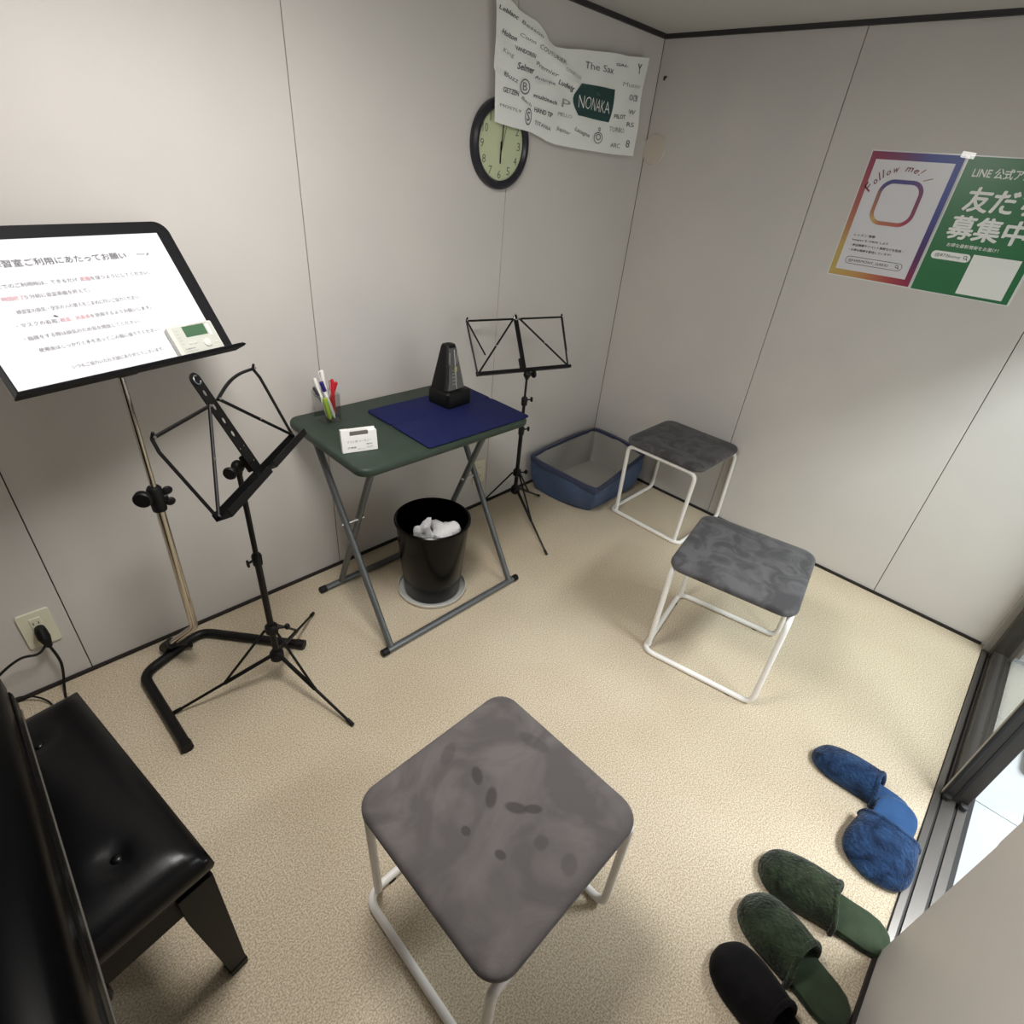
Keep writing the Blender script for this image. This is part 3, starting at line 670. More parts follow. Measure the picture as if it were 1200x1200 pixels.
# ------------------------------------------------------------------ stools
SH, SW = .428, .414
def make_stool(label, loc, rz):
    t = thing('stool', label, 'stool', loc, rz, 'grey suede stools with white tube legs')
    L = []
    for z, k in ((-.030, .012), (-.028, .004), (-.020, 0), (-.010, 0), (-.003, .004), (.000, .012), (.002, .03)):
        L.append([(x, y, SH - .002 + z) for x, y in rrect(SW - 2 * k, SW - 2 * k, .050 - k * .6, 8)])
    mb = MB(); mb.rings(L); build('seat', mb, SEAT, t, local=True, smooth=50)
    w = SW / 2 - .010; r = .0098; zt = SH - .044
    A = fillet([(-w + .022, w - .004, r * 1.9), (-w + .012, w - .008, zt), (w - .012, w - .008, zt), (w - .022, w - .004, r * 1.9)], .035)
    mb = MB(); mb.tube(A, r, 14); build('leg_frame', mb, WHITETUBE, t, local=True)
    wb = w + .006; B = fillet([(-wb, w + .004, r), (-wb, -w, r), (-w, -w + .004, zt), (w, -w + .004, zt), (wb, -w, r), (wb, w + .004, r)], [.04, .038, .035, .035, .038, .04], closed=True)
    mb = MB(); mb.tube(B, r, 14, closed=True); build('base_frame', mb, WHITETUBE, t, local=True)
    for s in (-1, 1):
        mb = MB(); mb.tube([(s * (w - .05), -w + .02, zt + .006), (s * (w - .05), w - .02, zt + .006)], .008, 8); build('seat_bearer', mb, MATTEBLACK, t, local=True)
    for sx, sy in ((-1, 1), (1, 1), (-1, -1), (1, -1)):
        mb = MB(); mb.box((sx * (w - .06), sy * w * (1 if sy > 0 else .6) if sy > 0 else -w * .6, .0016), (.018, .016, .0032), bev=.001)
        if sy < 0: mb = MB(); mb.box((sx * wb, -w * .6, .0016), (.016, .018, .0032), bev=.001)
        build('floor_glide', mb, MATTEBLACK, t, local=True)
    return t
st = make_stool('large looking grey stool nearest the camera, seat marked with dark smudges', (.468, .375, 0), 0)
s2 = copy_tree(st); s2.location = (1.702, .428, 0); s2.rotation_euler = (0, 0, math.radians(11)); s2['label'] = 'middle grey stool between the nearest stool and the one at the right wall'
s3 = copy_tree(st); s3.location = (2.388, 1.068, 0); s3.rotation_euler = (0, 0, math.radians(90)); s3['label'] = 'furthest grey stool, against the right wall beside the blue basket'

# the nearest seat is warmer and carries finger marks pressed into the nap
NEAR = velvet('marked_suede', (84, 80, 80), (101, 96, 96), 5, 2.4, lo=.40, hi=.62, sheen=.2); nt = NEAR.node_tree; pb_ = nt.nodes['Principled BSDF']
src = pb_.inputs['Base Color'].links[0].from_socket; tc = nt.nodes.new('ShaderNodeTexCoord')
for px_, py_, rx_, ry_, an in ((.009, .077, .012, .022, -.5), (-.001, .023, .012, .024, -.9), (-.081, .008, .009, .011, 0), (-.062, -.067, .009, .012, .3), (.021, -.025, .012, .024, .6), (.045, -.050, .010, .020, .8), (.010, -.104, .016, .014, 0), (.02, -.165, .022, .016, .4), (.155, .050, .016, .040, .2), (-.005, .155, .030, .014, .5)):
    mp = nt.nodes.new('ShaderNodeMapping'); mp.vector_type = 'TEXTURE'; mp.inputs['Location'].default_value = (px_, py_, SH); mp.inputs['Rotation'].default_value = (0, 0, an); mp.inputs['Scale'].default_value = (rx_, ry_, 1)
    ln = nt.nodes.new('ShaderNodeVectorMath'); ln.operation = 'LENGTH'; rr = nt.nodes.new('ShaderNodeMapRange'); rr.inputs['From Min'].default_value = 1.1; rr.inputs['From Max'].default_value = .75; rr.inputs['To Max'].default_value = .8 if rx_ < .013 else .4
    mx = nt.nodes.new('ShaderNodeMix'); mx.data_type = 'RGBA'; mx.inputs[7].default_value = lin((62, 59, 59))
    nt.links.new(tc.outputs['Object'], mp.inputs[0]); nt.links.new(mp.outputs[0], ln.inputs[0]); nt.links.new(ln.outputs['Value'], rr.inputs['Value']); nt.links.new(rr.outputs[0], mx.inputs[0]); nt.links.new(src, mx.inputs[6]); src = mx.outputs[2]
nt.links.new(src, pb_.inputs['Base Color'])
for ch in st.children:
    if ch.name.startswith('seat') and 'bearer' not in ch.name: ch.data = ch.data.copy(); ch.data.materials[0] = NEAR

# ------------------------------------------------------------------ slippers
HW = [(0, 0), (.012, .34), (.04, .58), (.09, .78), (.17, .87), (.3, .86), (.45, .88), (.6, .96), (.72, 1.0), (.82, .97), (.9, .85), (.955, .65), (.985, .40), (1, 0)]
def hwid(t):
    for (a, x), (b, y) in zip(HW, HW[1:]):
        if a <= t <= b: return x + (y - x) * (t - a) / (b - a)
    return 0
def slipper(label, toe, heel, Wd, fur, pad, group, pitch=0, hgt=.072, t0=(.47, .40), zoff=0, roll=0, extra=1.0):
    toe, heel = V((*toe, 0)), V((*heel, 0)); d = toe - heel; L = d.length; rz = math.atan2(d.y, d.x) - PI / 2
    o = thing('slipper', label, 'slipper', (heel.x, heel.y, zoff), rz, group); o.rotation_euler = (pitch, roll, rz)
    ts = [0, .006, .012, .025, .04, .065, .09, .13, .17, .23, .3, .37, .45, .52, .6, .66, .72, .77, .82, .86, .9, .93, .955, .972, .985, .994, 1]
    out = [(Wd / 2 * hwid(t), t * L) for t in ts[1:-1]]; ol = [(0, 0)] + out + [(0, L)] + [(-x, y) for x, y in out[::-1]]
    sc = lambda k, z: [(x * k, L / 2 + (y - L / 2) * (1 - (1 - k) * .4), z) for x, y in ol]
    mb = MB(); mb.rings([sc(.94, 0), sc(1, .004), sc(1, .014), sc(.97, .018)]); build('sole', mb, fur, o, local=True, smooth=60, subsurf=1)
    mb = MB(); mb.rings([sc(.955, .0182), sc(.93, .0215), sc(.80, .0225)], (False, True)); build('insole', mb, pad, o, local=True, smooth=60)
    # upper: arched shell with a thick fleecy edge
    NA, NT = 18, 16; grid = []
    for j in range(NA + 1):
        a = PI * j / NA; s0 = t0[1] + (t0[0] - t0[1]) * math.sin(a) ** 1.5; row = []
        for i in range(NT + 1):
            t = s0 + (1.0 - s0) * (i / NT) ** .9; hw = Wd / 2 * max(hwid(min(t, .999)), .04) * 1.045 * extra
            h = hgt * (1 - ((t - s0) / (1 - s0)) ** 2 * .62) * (max(0, 1 - max(0, (t - .9) / .1) ** 2 * .55))
            ca, sa = math.cos(a), math.sin(a)
            row.append((hw * math.copysign(abs(ca) ** .8, ca), t * L * (1 if t < .999 else 1.006), .006 + h * sa ** .75))
        grid.append(row)
    mb = MB(); mb.mesh([p for r in grid for p in r], [(j * (NT + 1) + i, (j + 1) * (NT + 1) + i, (j + 1) * (NT + 1) + i + 1, j * (NT + 1) + i + 1) for j in range(NA) for i in range(NT)])
    build('upper', mb, fur, o, local=True, smooth=80, solid=.009, subsurf=1)
    mb = MB(); mb.tube([(grid[j][0][0] * .96, grid[j][0][1], grid[j][0][2] - .004) for j in range(NA + 1)], .0072, 8); build('cuff', mb, fur, o, local=True, smooth=80)
    return o
G1, G2 = 'dark green fleece slippers', 'blue fleece slippers'
slipper('green fleece slipper nearer the blue slippers, heel reaching the door track', (1.058, -.045), (1.106, -.352), .116, GREENFUR, GREENPAD, G1, hgt=.084, extra=1.08)
slipper('green fleece slipper beside the black slipper, heel against the near wall', (.945, -.056), (.874, -.322), .116, GREENFUR, GREENPAD, G1, hgt=.084, extra=1.08)
slipper('narrow blue slipper pointing into the room with its heel under the other blue slipper', (1.516, -.024), (1.506, -.305), .100, BLUEFUR, BLUEPAD, G2, hgt=.082, t0=(.40, .33), extra=1.08)
slipper('blue slipper lying crosswise by the door track, heel on its pair', (1.232, -.262), (1.512, -.268), .124, BLUEFUR, BLUEPAD, G2, pitch=-.10, hgt=.062, t0=(.46, .42), zoff=.031, extra=1.32)
slipper('black slipper at the bottom of the picture beside the green slippers', (.800, -.058), (.728, -.322), .120, BLACKFUR, BLACKFUR, None, hgt=.07, extra=1.05)

# ------------------------------------------------------------------ piano bench and piano
br = math.radians(8.7); bl, bw, bz = .54, .33, .462
bc = V((.025, .640, 0)) + M.Rotation(br, 3, 'Z') @ V((-bw / 2, bl / 2, 0))
pbn = thing('piano_bench', 'black padded piano bench with two visible buttons in front of the piano', 'bench', bc, br)
NU, NV_ = 20, 30; g = []
btn = [(sx * bw * .2, y) for sx in (-1, 1) for y in (-.165, .0, .165)]
for i in range(NU + 1):
    for j in range(NV_ + 1):
        x = -bw / 2 + bw * i / NU; y = -bl / 2 + bl * j / NV_; e = min(bw / 2 - abs(x), bl / 2 - abs(y))
        z = bz + .006 - .022 * math.exp(-(e / .018)) + .006 * min(1, e / .08)
        for px_, py_ in btn[0:1] + btn[2:4] + btn[5:]: z -= .013 * math.exp(-((x - px_) ** 2 + (y - py_) ** 2) / .00045)
        g.append((x, y, z))
mb = MB(); mb.mesh(g, [(i * (NV_ + 1) + j, (i + 1) * (NV_ + 1) + j, (i + 1) * (NV_ + 1) + j + 1, i * (NV_ + 1) + j + 1) for i in range(NU) for j in range(NV_)])
edge = [(-bw / 2, -bl / 2 + bl * j / NV_) for j in range(NV_)] + [(-bw / 2 + bw * i / NU, bl / 2) for i in range(NU)] + [(bw / 2, bl / 2 - bl * j / NV_) for j in range(NV_)] + [(bw / 2 - bw * i / NU, -bl / 2) for i in range(NU)]
mb.rings([[(x, y, bz + .006 - .022) for x, y in edge], [(x * 1.012, y * 1.008, bz - .035) for x, y in edge], [(x * .985, y * .99, bz - .052) for x, y in edge]], (False, True))
cush = build('cushion', mb, LEATHER, pbn, local=True, smooth=50)
for px_, py_ in btn[0:1] + btn[2:4] + btn[5:]:
    mb = MB(); mb.ball((px_, py_, bz + .001), .010, (1, 1, .55)); build('button', mb, LEATHER, cush, local=True)
mb = MB(); mb.box((0, 0, bz - .062), (bw - .022, bl - .02, .020), bev=.003); build('seat_board', mb, SATIN, pbn, local=True, smooth=0)
mb = MB()
for s in (-1, 1): mb.box((s * (bw / 2 - .035), 0, bz - .115), (.018, bl - .10, .085)); mb.box((0, s * (bl / 2 - .036), bz - .115), (bw - .10, .018, .085))
build('apron', mb, SATIN, pbn, local=True, smooth=0)
for sx in (-1, 1):
    for sy in (-1, 1):
        mb = MB(); mb.rings([[(sx * (bw / 2 - o1) + a * h, sy * (bl / 2 - o1) + b * h, z) for a, b in ((-1, -1), (1, -1), (1, 1), (-1, 1))] for z, h, o1 in ((bz - .072, .031, .036), (bz - .160, .030, .036), (.022, .017, .026), (.020, .019, .026), (.001, .018, .026))])
        leg = build('leg', mb, SATIN, pbn, local=True, smooth=0, bevel=.002)
for sy in (-1, 1):
    mb = MB(); X = M.Translation((-.045, sy * (bl / 2 - .02), bz - .115)) @ V((0, sy, 0)).to_track_quat('Z', 'Y').to_matrix().to_4x4()
    mb.lathe([(.006, -.01), (.006, .012), (.024, .014), (.026, .020), (.026, .030), (.022, .035), (0, .036)], seg=24, X=X); build('height_knob', mb, MATTEBLACK, pbn, local=True)

# upright piano on the left, lid closed
pn = thing('upright_piano', 'glossy black piano with closed lid along the left edge of the picture', 'piano', (-.45, .38, 0))
py0, py1 = -.32, 1.035
def pbox(name, x0, x1, y0, y1, z0, z1, bev, m=LACQUER):
    mb = MB(); mb.box(((x0 + x1) / 2, (y0 + y1) / 2, (z0 + z1) / 2), (x1 - x0, y1 - y0, z1 - z0)); return build(name, mb, m, pn, smooth=0, bevel=bev)
pbox('keybed', -.44, -.128, py0, py1, .600, .640, .006)
pbox('keybed_glint', -.135, -.1262, py0 + .02, py1 - .02, .601, .605, .001, EDGEGLINT)  # paler strip painted in for the light caught by the rounded front edge
mb = MB(); prof = [(-.44, .640), (-.136, .640), (-.131, .650), (-.131, .690), (-.138, .708), (-.156, .722), (-.20, .730), (-.44, .735)]
mb.rings([[(x, y, z) for x, z in prof] for y in (py0 + .005, py1 - .005)]); build('key_lid', mb, LACQUER, pn, smooth=50)
pbox('lower_panel', -.46, -.42, py0, py1, .05, .600, .003); pbox('body', -.98, -.46, py0, py1, .001, 1.16, .006); pbox('upper_panel', -.46, -.44, py0 + .03, py1 - .03, .735, 1.14, .003)
for y in (py0 + .04, py1 - .04):
    mb = MB(); mb.box((-.175, y, .300), (.06, .06, .60), bev=.005); build('leg', mb, LACQUER, pn, smooth=0)
pbox('top_lid', -.99, -.43, py0 - .01, py1 + .01, 1.16, 1.185, .006)

# ------------------------------------------------------------------ wall fittings
def outlet(label, x, z, w=.076, h=.124):
    t = thing('wall_outlet', label, 'outlet', (x, YA, z), 0, 'wall outlets')
    mb = MB(); vs, fs = flat(rrect(w, h, .006, 4), [], .007); mb.mesh([(x + v[0], YA - v[2], z + v[1]) for v in vs], fs); build('cover_plate', mb, IVORY, t, smooth=0, bevel=.002)
    for dz in (.024, -.024):
        mb = MB(); mb.use(IVORY); mb.box((x, YA - .0075, z + dz), (.026, .003, .036), bev=.001); s = None
        mb.use(BLACKGAP)
        for sx in (-1, 1): mb.box((x + sx * .006, YA - .0092, z + dz), (.0022, .0006, .009))
        build('socket', mb, parent=t, smooth=0)
    return t
ox, oz = -.094, .232
outlet('ivory wall outlet with a black plug, left end of the wall above the bench', ox, oz)
outlet('ivory wall outlet low on the wall behind the green table legs', 1.648, .200)
pc = thing('power_cord', 'black plug and power cord hanging from the ivory outlet to behind the bench', 'cord', (ox + .002, YA - .012, oz - .02))
mb = MB(); mb.tube([(ox + .002, YA - .010, oz + .002), (ox + .002, YA - .028, oz + .004), (ox + .003, YA - .038, oz - .014), (ox + .005, YA - .036, oz - .05)], 0, 12, radii=[.013, .015, .0155, .008]); build('plug', mb, MATTEBLACK, pc)
mb = MB(); cp = [V(p) for p in ((ox + .005, YA - .036, oz - .048), (ox + .010, YA - .034, .10), (-.105, 1.69, .010), (-.118, 1.60, .006), (-.16, 1.45, .006), (-.26, 1.30, .006))]
def spline(P, n=8):
    P = [2 * P[0] - P[1]] + P + [2 * P[-1] - P[-2]]; out = []
    for i in range(1, len(P) - 2):
        p0, p1, p2, p3 = P[i - 1:i + 3]
        for k in range(n):
            t = k / n; out.append(.5 * ((2 * p1) + (p2 - p0) * t + (2 * p0 - 5 * p1 + 4 * p2 - p3) * t * t + (3 * p1 - p0 - 3 * p2 + p3) * t ** 3))
    return out + [P[-2]]
mb.tube(spline(cp), .0038, 8); build('cable', mb, MATTEBLACK, pc)
mb = MB(); mb.tube(spline([V(p) for p in ((ox + .002, YA - .036, oz - .040), (ox - .025, YA - .05, oz - .052), (ox - .07, YA - .05, oz - .046), (-.24, 1.66, .16), (-.42, 1.5, .12))]), .0038, 8); build('cable', mb, MATTEBLACK, pc)
mb = MB(); mb.tube(spline([V(p) for p in ((-.135, 1.60, .005), (-.150, 1.675, .010), (-.185, 1.715, .022), (-.225, 1.722, .028), (-.30, 1.70, .02))]), .0026, 8)
single('thin_cable', mb, MATTEBLACK, 'thin black cable curling against the wall base behind the bench', 'cord', (-.2, 1.7, 0))

mb = MB(); mb.lathe([(0, 0), (.060, 0), (.060, .004), (.056, .009), (0, .011)], seg=40, X=M.Translation((XB, 1.688, 1.613)) @ V((-1, 0, 0)).to_track_quat('Z', 'Y').to_matrix().to_4x4())
single('cover_plate', mb, PLATE, 'round beige blank cover plate on the right wall beside the corner', 'cover plate', (XB, 1.688, 1.613))
mb = MB(); mb.tube([(XB, 1.698, 1.878), (XB - .012, 1.698, 1.876), (XB - .013, 1.698, 1.865)], .004, 8)
single('wall_hook', mb, MATTEBLACK, 'tiny black hook on the right wall above the round cover plate', 'hook', (XB, 1.698, 1.87))

# clock
ck = V((1.653, YA, 1.555)); 
CX = frame(V((1, 0, 0)), V((0, 0, 1)), V((0, -1, 0)), ck)
clk = thing('wall_clock', 'round black rimmed wall clock partly hidden behind the hanging towel', 'clock', ck)
mb = MB(); mb.lathe([(.112, .010), (.112, .018), (.120, .026), (.130, .027), (.139, .020), (.142, .008), (.140, 0), (.10, 0)], seg=64, X=CX); build('rim', mb, CLOCKRIM, clk)
mb = MB(); mb.lathe([(0, .011), (.114, .011), (.114, .006), (0, .006)], seg=64, X=CX); dl = build('dial', mb, DIAL, clk)
mb = MB(); mb.use(NUM)
for k in range(1, 13):
    a = PI / 2 - k * PI / 6; text(mb, str(k), .092 * math.cos(a), .092 * math.sin(a) - .013, .017 if k < 10 else .026, .026, .0116, CX, align='c')
for k in range(60):
    a = 2 * PI * k / 60; c, s = math.cos(a), math.sin(a); w = .0006
    mb.mesh([(.106 * c - w * s, .106 * s + w * c, .0114), (.106 * c + w * s, .106 * s - w * c, .0114), (.110 * c + w * s, .110 * s - w * c, .0114), (.110 * c - w * s, .110 * s + w * c, .0114)], [(0, 1, 2, 3)], CX)
build('numerals', mb, parent=dl, smooth=0)
mb = MB(); mb.mesh([(-.003, .010, .014), (.003, .010, .014), (.0025, -.058, .014), (-.0025, -.058, .014)], [(0, 1, 2, 3)], CX); build('hour_hand', mb, MATTEBLACK, clk, smooth=0, solid=.001)
mb = MB(); mb.mesh([(-.002, -.012, .0155), (.002, -.012, .0155), (.008, .086, .0155), (.005, .086, .0155)], [(0, 1, 2, 3)], CX); build('minute_hand', mb, MATTEBLACK, clk, smooth=0, solid=.001)
mb = MB(); mb.mesh([(-.0008, -.02, .017), (.0008, -.02, .017), (.0205, .060, .017), (.0190, .060, .017)], [(0, 1, 2, 3)], CX); build('second_hand', mb, MATTEBLACK, clk, smooth=0, solid=.0006)

# towel
TOP = [(1.572, 1.952), (1.600, 1.951), (1.628, 1.943), (1.681, 1.927), (1.727, 1.921), (1.765, 1.915), (1.805, 1.893), (1.829, 1.877), (1.877, 1.866), (1.938, 1.869), (2.01, 1.879), (2.111, 1.89), (2.218, 1.901), (2.334, 1.908), (2.455, 1.921)]
BOT = [(1.594, 1.618), (1.684, 1.611), (1.783, 1.605), (1.872, 1.586), (1.924, 1.579), (2.056, 1.575), (2.199, 1.574), (2.322, 1.573), (2.466, 1.577)]
def itp(L, x):
    if x <= L[0][0]: return L[0][1]
    for (a, p), (b, q) in zip(L, L[1:]):
        if x <= b: return p + (q - p) * (x - a) / (b - a)
    return L[-1][1]
def tyd(x, z):
    """distance of the cloth from the wall: hangs off the clock and folds along its sag"""
    y = YA - .031 - .0055 * math.sin((x - z * .7) * 30) * max(0, min(1, (z - 1.60) / .1))
    fold = (z - (1.935 - .42 * (x - 1.62))); y -= .012 * math.exp(-(fold / .03) ** 2) * max(0, 1 - abs(x - 1.85) / .3)
    fold2 = (z - (1.86 - .30 * (x - 1.62))); y += .008 * math.exp(-(fold2 / .02) ** 2) * max(0, 1 - abs(x - 1.85) / .35)
    
    if x < 1.86 and z < 1.76: y = min(y, YA - .0345)
    return min(y, YA - .010)
mb = MB(); mb.use(TOWEL); NX, NZ = 90, 34; g = []
for i in range(NX + 1):
    for j in range(NZ + 1):
        u, v = i / NX, j / NZ; xb = 1.594 + (2.466 - 1.594) * u; xt = 1.572 + (2.455 - 1.572) * u
        x = xb + (xt - xb) * v; z0_ = itp(BOT, xb); z1_ = itp(TOP, xt); z = z0_ + (z1_ - z0_) * v
        g.append((x, tyd(x, z), z))
mb.mesh(g, [(i * (NZ + 1) + j, (i + 1) * (NZ + 1) + j, (i + 1) * (NZ + 1) + j + 1, i * (NZ + 1) + j + 1) for i in range(NX) for j in range(NZ)])
onto = lambda off: (lambda p: V((p.x, tyd(p.x, p.y) - off, p.y)))
WORDS = [('Leblanc', 1.583, 1.912, 1.675, 1.901, .013, 0), ('Besson', 1.695, 1.897, 1.79, 1.873, .012, 1), ('Holton', 1.608, 1.856, 1.682, 1.848, .016, 0), ('Conn', 1.693, 1.865, 1.759, 1.852, .011, 1), ('VANDOREN', 1.678, 1.827, 1.775, 1.817, .013, 0), ('COUTURIER', 1.781, 1.846, 1.932, 1.823, .014, 1), ('King', 1.619, 1.809, 1.668, 1.8, .018, 2), ('Selmer', 1.684, 1.776, 1.771, 1.773, .023, 0), ('Premier', 1.788, 1.802, 1.9, 1.782, .014, 1), ('COURTOIS', 1.927, 1.806, 2.04, 1.793, .012, 2), ('Buzz', 1.626, 1.75, 1.689, 1.737, .016, 1), ('Antoine', 1.784, 1.764, 1.889, 1.757, .012, 1), ('Ludwig', 1.905, 1.759, 2.0, 1.749, .023, 0), ('GETZEN', 1.624, 1.706, 1.701, 1.702, .017, 0), ('Bach', 1.716, 1.697, 1.767, 1.679, .012, 1), ('multitech', 1.777, 1.71, 1.908, 1.7, .014, 0), ('MOSTLY', 1.614, 1.665, 1.722, 1.656, .01, 1), ('HAND TIP', 1.787, 1.668, 1.891, 1.66, .017, 0), ('TITANIA', 1.793, 1.632, 1.891, 1.618, .014, 1), ('Jupiter', 1.923, 1.624, 2.003, 1.611, .019, 1), ('MELLO', 1.926, 1.672, 2.008, 1.669, .013, 2), ('Lasagne', 2.03, 1.629, 2.13, 1.614, .021, 1), ('GAL', 2.239, 1.865, 2.331, 1.873, .009, 0), ('Musser', 2.307, 1.809, 2.431, 1.815, .017, 2), ('OCB', 2.357, 1.768, 2.431, 1.771, .024, 1), ('W', 2.378, 1.724, 2.432, 1.725, .018, 1), ('PILOT', 2.272, 1.697, 2.359, 1.703, .017, 0), ('RS', 2.383, 1.679, 2.432, 1.681, .019, 1), ('TURBO', 2.252, 1.651, 2.37, 1.654, .02, 2), ('ARC', 2.284, 1.597, 2.351, 1.598, .019, 1), ('The Sax', 2.056, 1.831, 2.229, 1.837, .025, 1), ('P', 1.941, 1.7, 1.995, 1.697, .03, 2), ('8', 2.392, 1.605, 2.42, 1.605, .032, 1), ('Y', 2.385, 1.86, 2.41, 1.861, .038, 0)]
for s, x0, z0_, x1, z1_, h, k in WORDS:
    mb.use((TOWELINK, TOWELINK2, TOWELINK3)[k]); a = math.atan2(z1_ - z0_, x1 - x0); l = math.hypot(x1 - x0, z1_ - z0_)
    X = M.Translation((x0, z0_, 0)) @ M.Rotation(a, 4, 'Z'); f = onto(.0022)
    text(mb, s, 0, 0, l, h * .85, 0, None, lambda p: f(X @ p), bold=.012 if k == 0 else 0, shear=.25 if s[1:].islower() else 0)
def ringmark(cx, cz, rx, rz, w):
    n = 24; f = onto(.0022); vs = []
    for k in range(n):
        a = 2 * PI * k / n
        for q in (1, 1 - w): vs.append((cx + rx * q * math.cos(a), cz + rz * q * math.sin(a), 0))
    mb.mesh(vs, [(2 * k, 2 * ((k + 1) % n), 2 * ((k + 1) % n) + 1, 2 * k + 1) for k in range(n)], None, f)
mb.use(TOWELINK2); ringmark(1.730, 1.733, .026, .022, .18); text(mb, 'B', 1.719, 1.722, .022, .023, 0, None, onto(.0022)); ringmark(1.759, 1.650, .017, .026, .2); text(mb, 'S', 1.751, 1.637, .016, .028, 0, None, onto(.0022), bold=.02)
ringmark(2.190, 1.622, .029, .020, .15); ringmark(2.190, 1.625, .016, .011, .3); ringmark(2.192, 1.652, .007, .007, .5)
mb.use(TEAL); em = [(2.046, 1.784), (2.263, 1.792), (2.259, 1.762), (2.262, 1.735), (2.255, 1.705), (2.243, 1.680), (2.14, 1.680), (2.04, 1.683), (2.018, 1.705), (2.007, 1.733), (2.018, 1.762)]
f = onto(.0022); nE = 16
grid = []
for i in range(nE + 1):
    u = i / nE
    tpx = 2.046 + (2.263 - 2.046) * u; tpz = 1.784 + .008 * u; btx = 2.04 + (2.243 - 2.04) * u; btz = 1.683 - .003 * u
    for j in range(9):
        v = j / 8; bulge = -.034 * math.sin(PI * v) * (1 - u) + .008 * math.sin(PI * v) * u
        grid.append((btx + (tpx - btx) * v + bulge, btz + (tpz - btz) * v, 0))
mb.mesh(grid, [(i * 9 + j, (i + 1) * 9 + j, (i + 1) * 9 + j + 1, i * 9 + j + 1) for i in range(nE) for j in range(8)], None, f)
mb.use(WHITEPRINT); f3 = onto(.0042); text(mb, 'NONAKA', 2.036, 1.708, .204, .040, 0, None, f3, bold=-.012); mb.use(TOWELINK2); text(mb, 'The', 2.13, 1.757, .03, .010, 0, None, f3)
o = single('towel', mb, None, 'white towel printed with dark lettering hanging high on the left wall over the clock', 'towel', (2.03, YA - .03, 1.57), smooth=70)

# posters (portrait sheets, laminated) on the right wall
def pframe(y_left, z0_): return frame(V((0, -1, 0)), V((0, 0, 1)), V((-1, 0, 0)), V((XB, y_left, z0_)))
PW, PH = .297, .420
stops = [(0, (182, 150, 80)), (.10, (196, 168, 92)), (.25, (176, 96, 78)), (.42, (140, 46, 82)), (.55, (112, 40, 88)), (.70, (74, 60, 138)), (.82, (50, 72, 150)), (1, (70, 62, 140))]
def grad(L, t):
    for (a, p), (b, q) in zip(L, L[1:]):
        if t <= b: return tuple(p[i] + (q[i] - p[i]) * (t - a) / (b - a) for i in range(3))
    return L[-1][1]
P1 = pframe(.767, 1.237); mb = MB(); vs, fs = flat(rrect(PW, PH, .004, 3, PW / 2, PH / 2), [], .0012); mb.use(LAMINATE); mb.mesh(vs, fs, P1)
mb.use(POSTWHITE); quad(mb, .004, .004, PW - .004, PH - .004, .0015, P1)
mb.use(PRINT); cl_ = []
def band(inner, outer, colfn, z, n):
    for k in range(n):
        a, b = inner[k], inner[(k + 1) % n]; c, d = outer[(k + 1) % n], outer[k]
        f_ = mb.face([mb.bm.verts.new(P1 @ V((*q, z))) for q in (a, b, c, d)])
        for lp, q in zip(f_.loops, (k, k + 1, k + 1, k)): cl_.append((f_, lp, colfn(q / n)))
def perim(x0, y0, x1, y1, m):
    """points from lower left, going up and clockwise"""
    L = []
    for a, b in (((x0, y0), (x0, y1)), ((x0, y1), (x1, y1)), ((x1, y1), (x1, y0)), ((x1, y0), (x0, y0))):
        L += [(a[0] + (b[0] - a[0]) * k / m, a[1] + (b[1] - a[1]) * k / m) for k in range(m)]
    return L
lay = mb.bm.loops.layers.float_color.new('Print')
bs = [(0, (190, 166, 92)), (.06, (188, 160, 90)), (.15, (168, 90, 84)), (.25, (136, 42, 76)), (.33, (116, 44, 92)), (.42, (58, 70, 146)), (.50, (62, 78, 150)), (.60, (52, 64, 140)), (.68, (74, 44, 104)), (.75, (146, 40, 76)), (.82, (172, 80, 72)), (.90, (190, 140, 84)), (1, (190, 166, 92))]
band(perim(.024, .026, PW - .024, PH - .028, 12), perim(.004, .004, PW - .004, PH - .004, 12), lambda t: grad(bs, t), .0019, 48)
ro_ = rrect(.146, .146, .044, 8, .143, .262); ri_ = rrect(.120, .120, .032, 8, .143, .262)
rs = [(0, (120, 44, 92)), (.14, (96, 54, 118)), (.25, (58, 58, 124)), (.40, (70, 62, 124)), (.5, (170, 112, 86)), (.62, (196, 168, 100)), (.75, (178, 96, 80)), (.85, (158, 46, 78)), (1, (120, 44, 92))]
band(ri_, ro_, lambda t: grad(rs, t), .0019, len(ro_))
mb.use(FOLLOWINK)
ang_ = 160
for ch, st_ in zip('Follow me! /', (15, 11, 6.5, 6.5, 11, 14, 8, 15, 11, 8, 9, 0)):
    a = math.radians(ang_); ang_ -= st_
    if ch == ' ': continue
    X = P1 @ M.Translation((.135 + .098 * math.cos(a), .262 + .098 * math.sin(a), .0019)) @ M.Rotation(a - PI / 2, 4, 'Z')
    text(mb, ch, -.008, 0, {'F': .019, 'l': .004, '!': .004, 'w': .018, 'm': .022, '/': .008}.get(ch, .014), .026 if ch in 'Fl!/' else .014, 0, X, shear=.3, bold=.015)
mb.use(INKB)
for s, y, w in (('レッスン 情報', .144, .075), ('Instagram を CHECK しよう', .127, .125), ('・商品情報やイベント情報などを配信・', .110, .185), ('・お得な情報を配信しています！', .093, .150)): text(mb, s, .046, y, w, .009, .0019, P1, bold=.015)
vs, fs = flat(rrect(.200, .026, .0125, 6, .148, .062), [rrect(.197, .023, .0112, 6, .148, .062)], .0004); mb.mesh([(v[0], v[1], v[2] + .0016) for v in vs], fs, P1)
text(mb, '@HARMONY_GAKKI', .058, .0545, .142, .0125, .0019, P1)
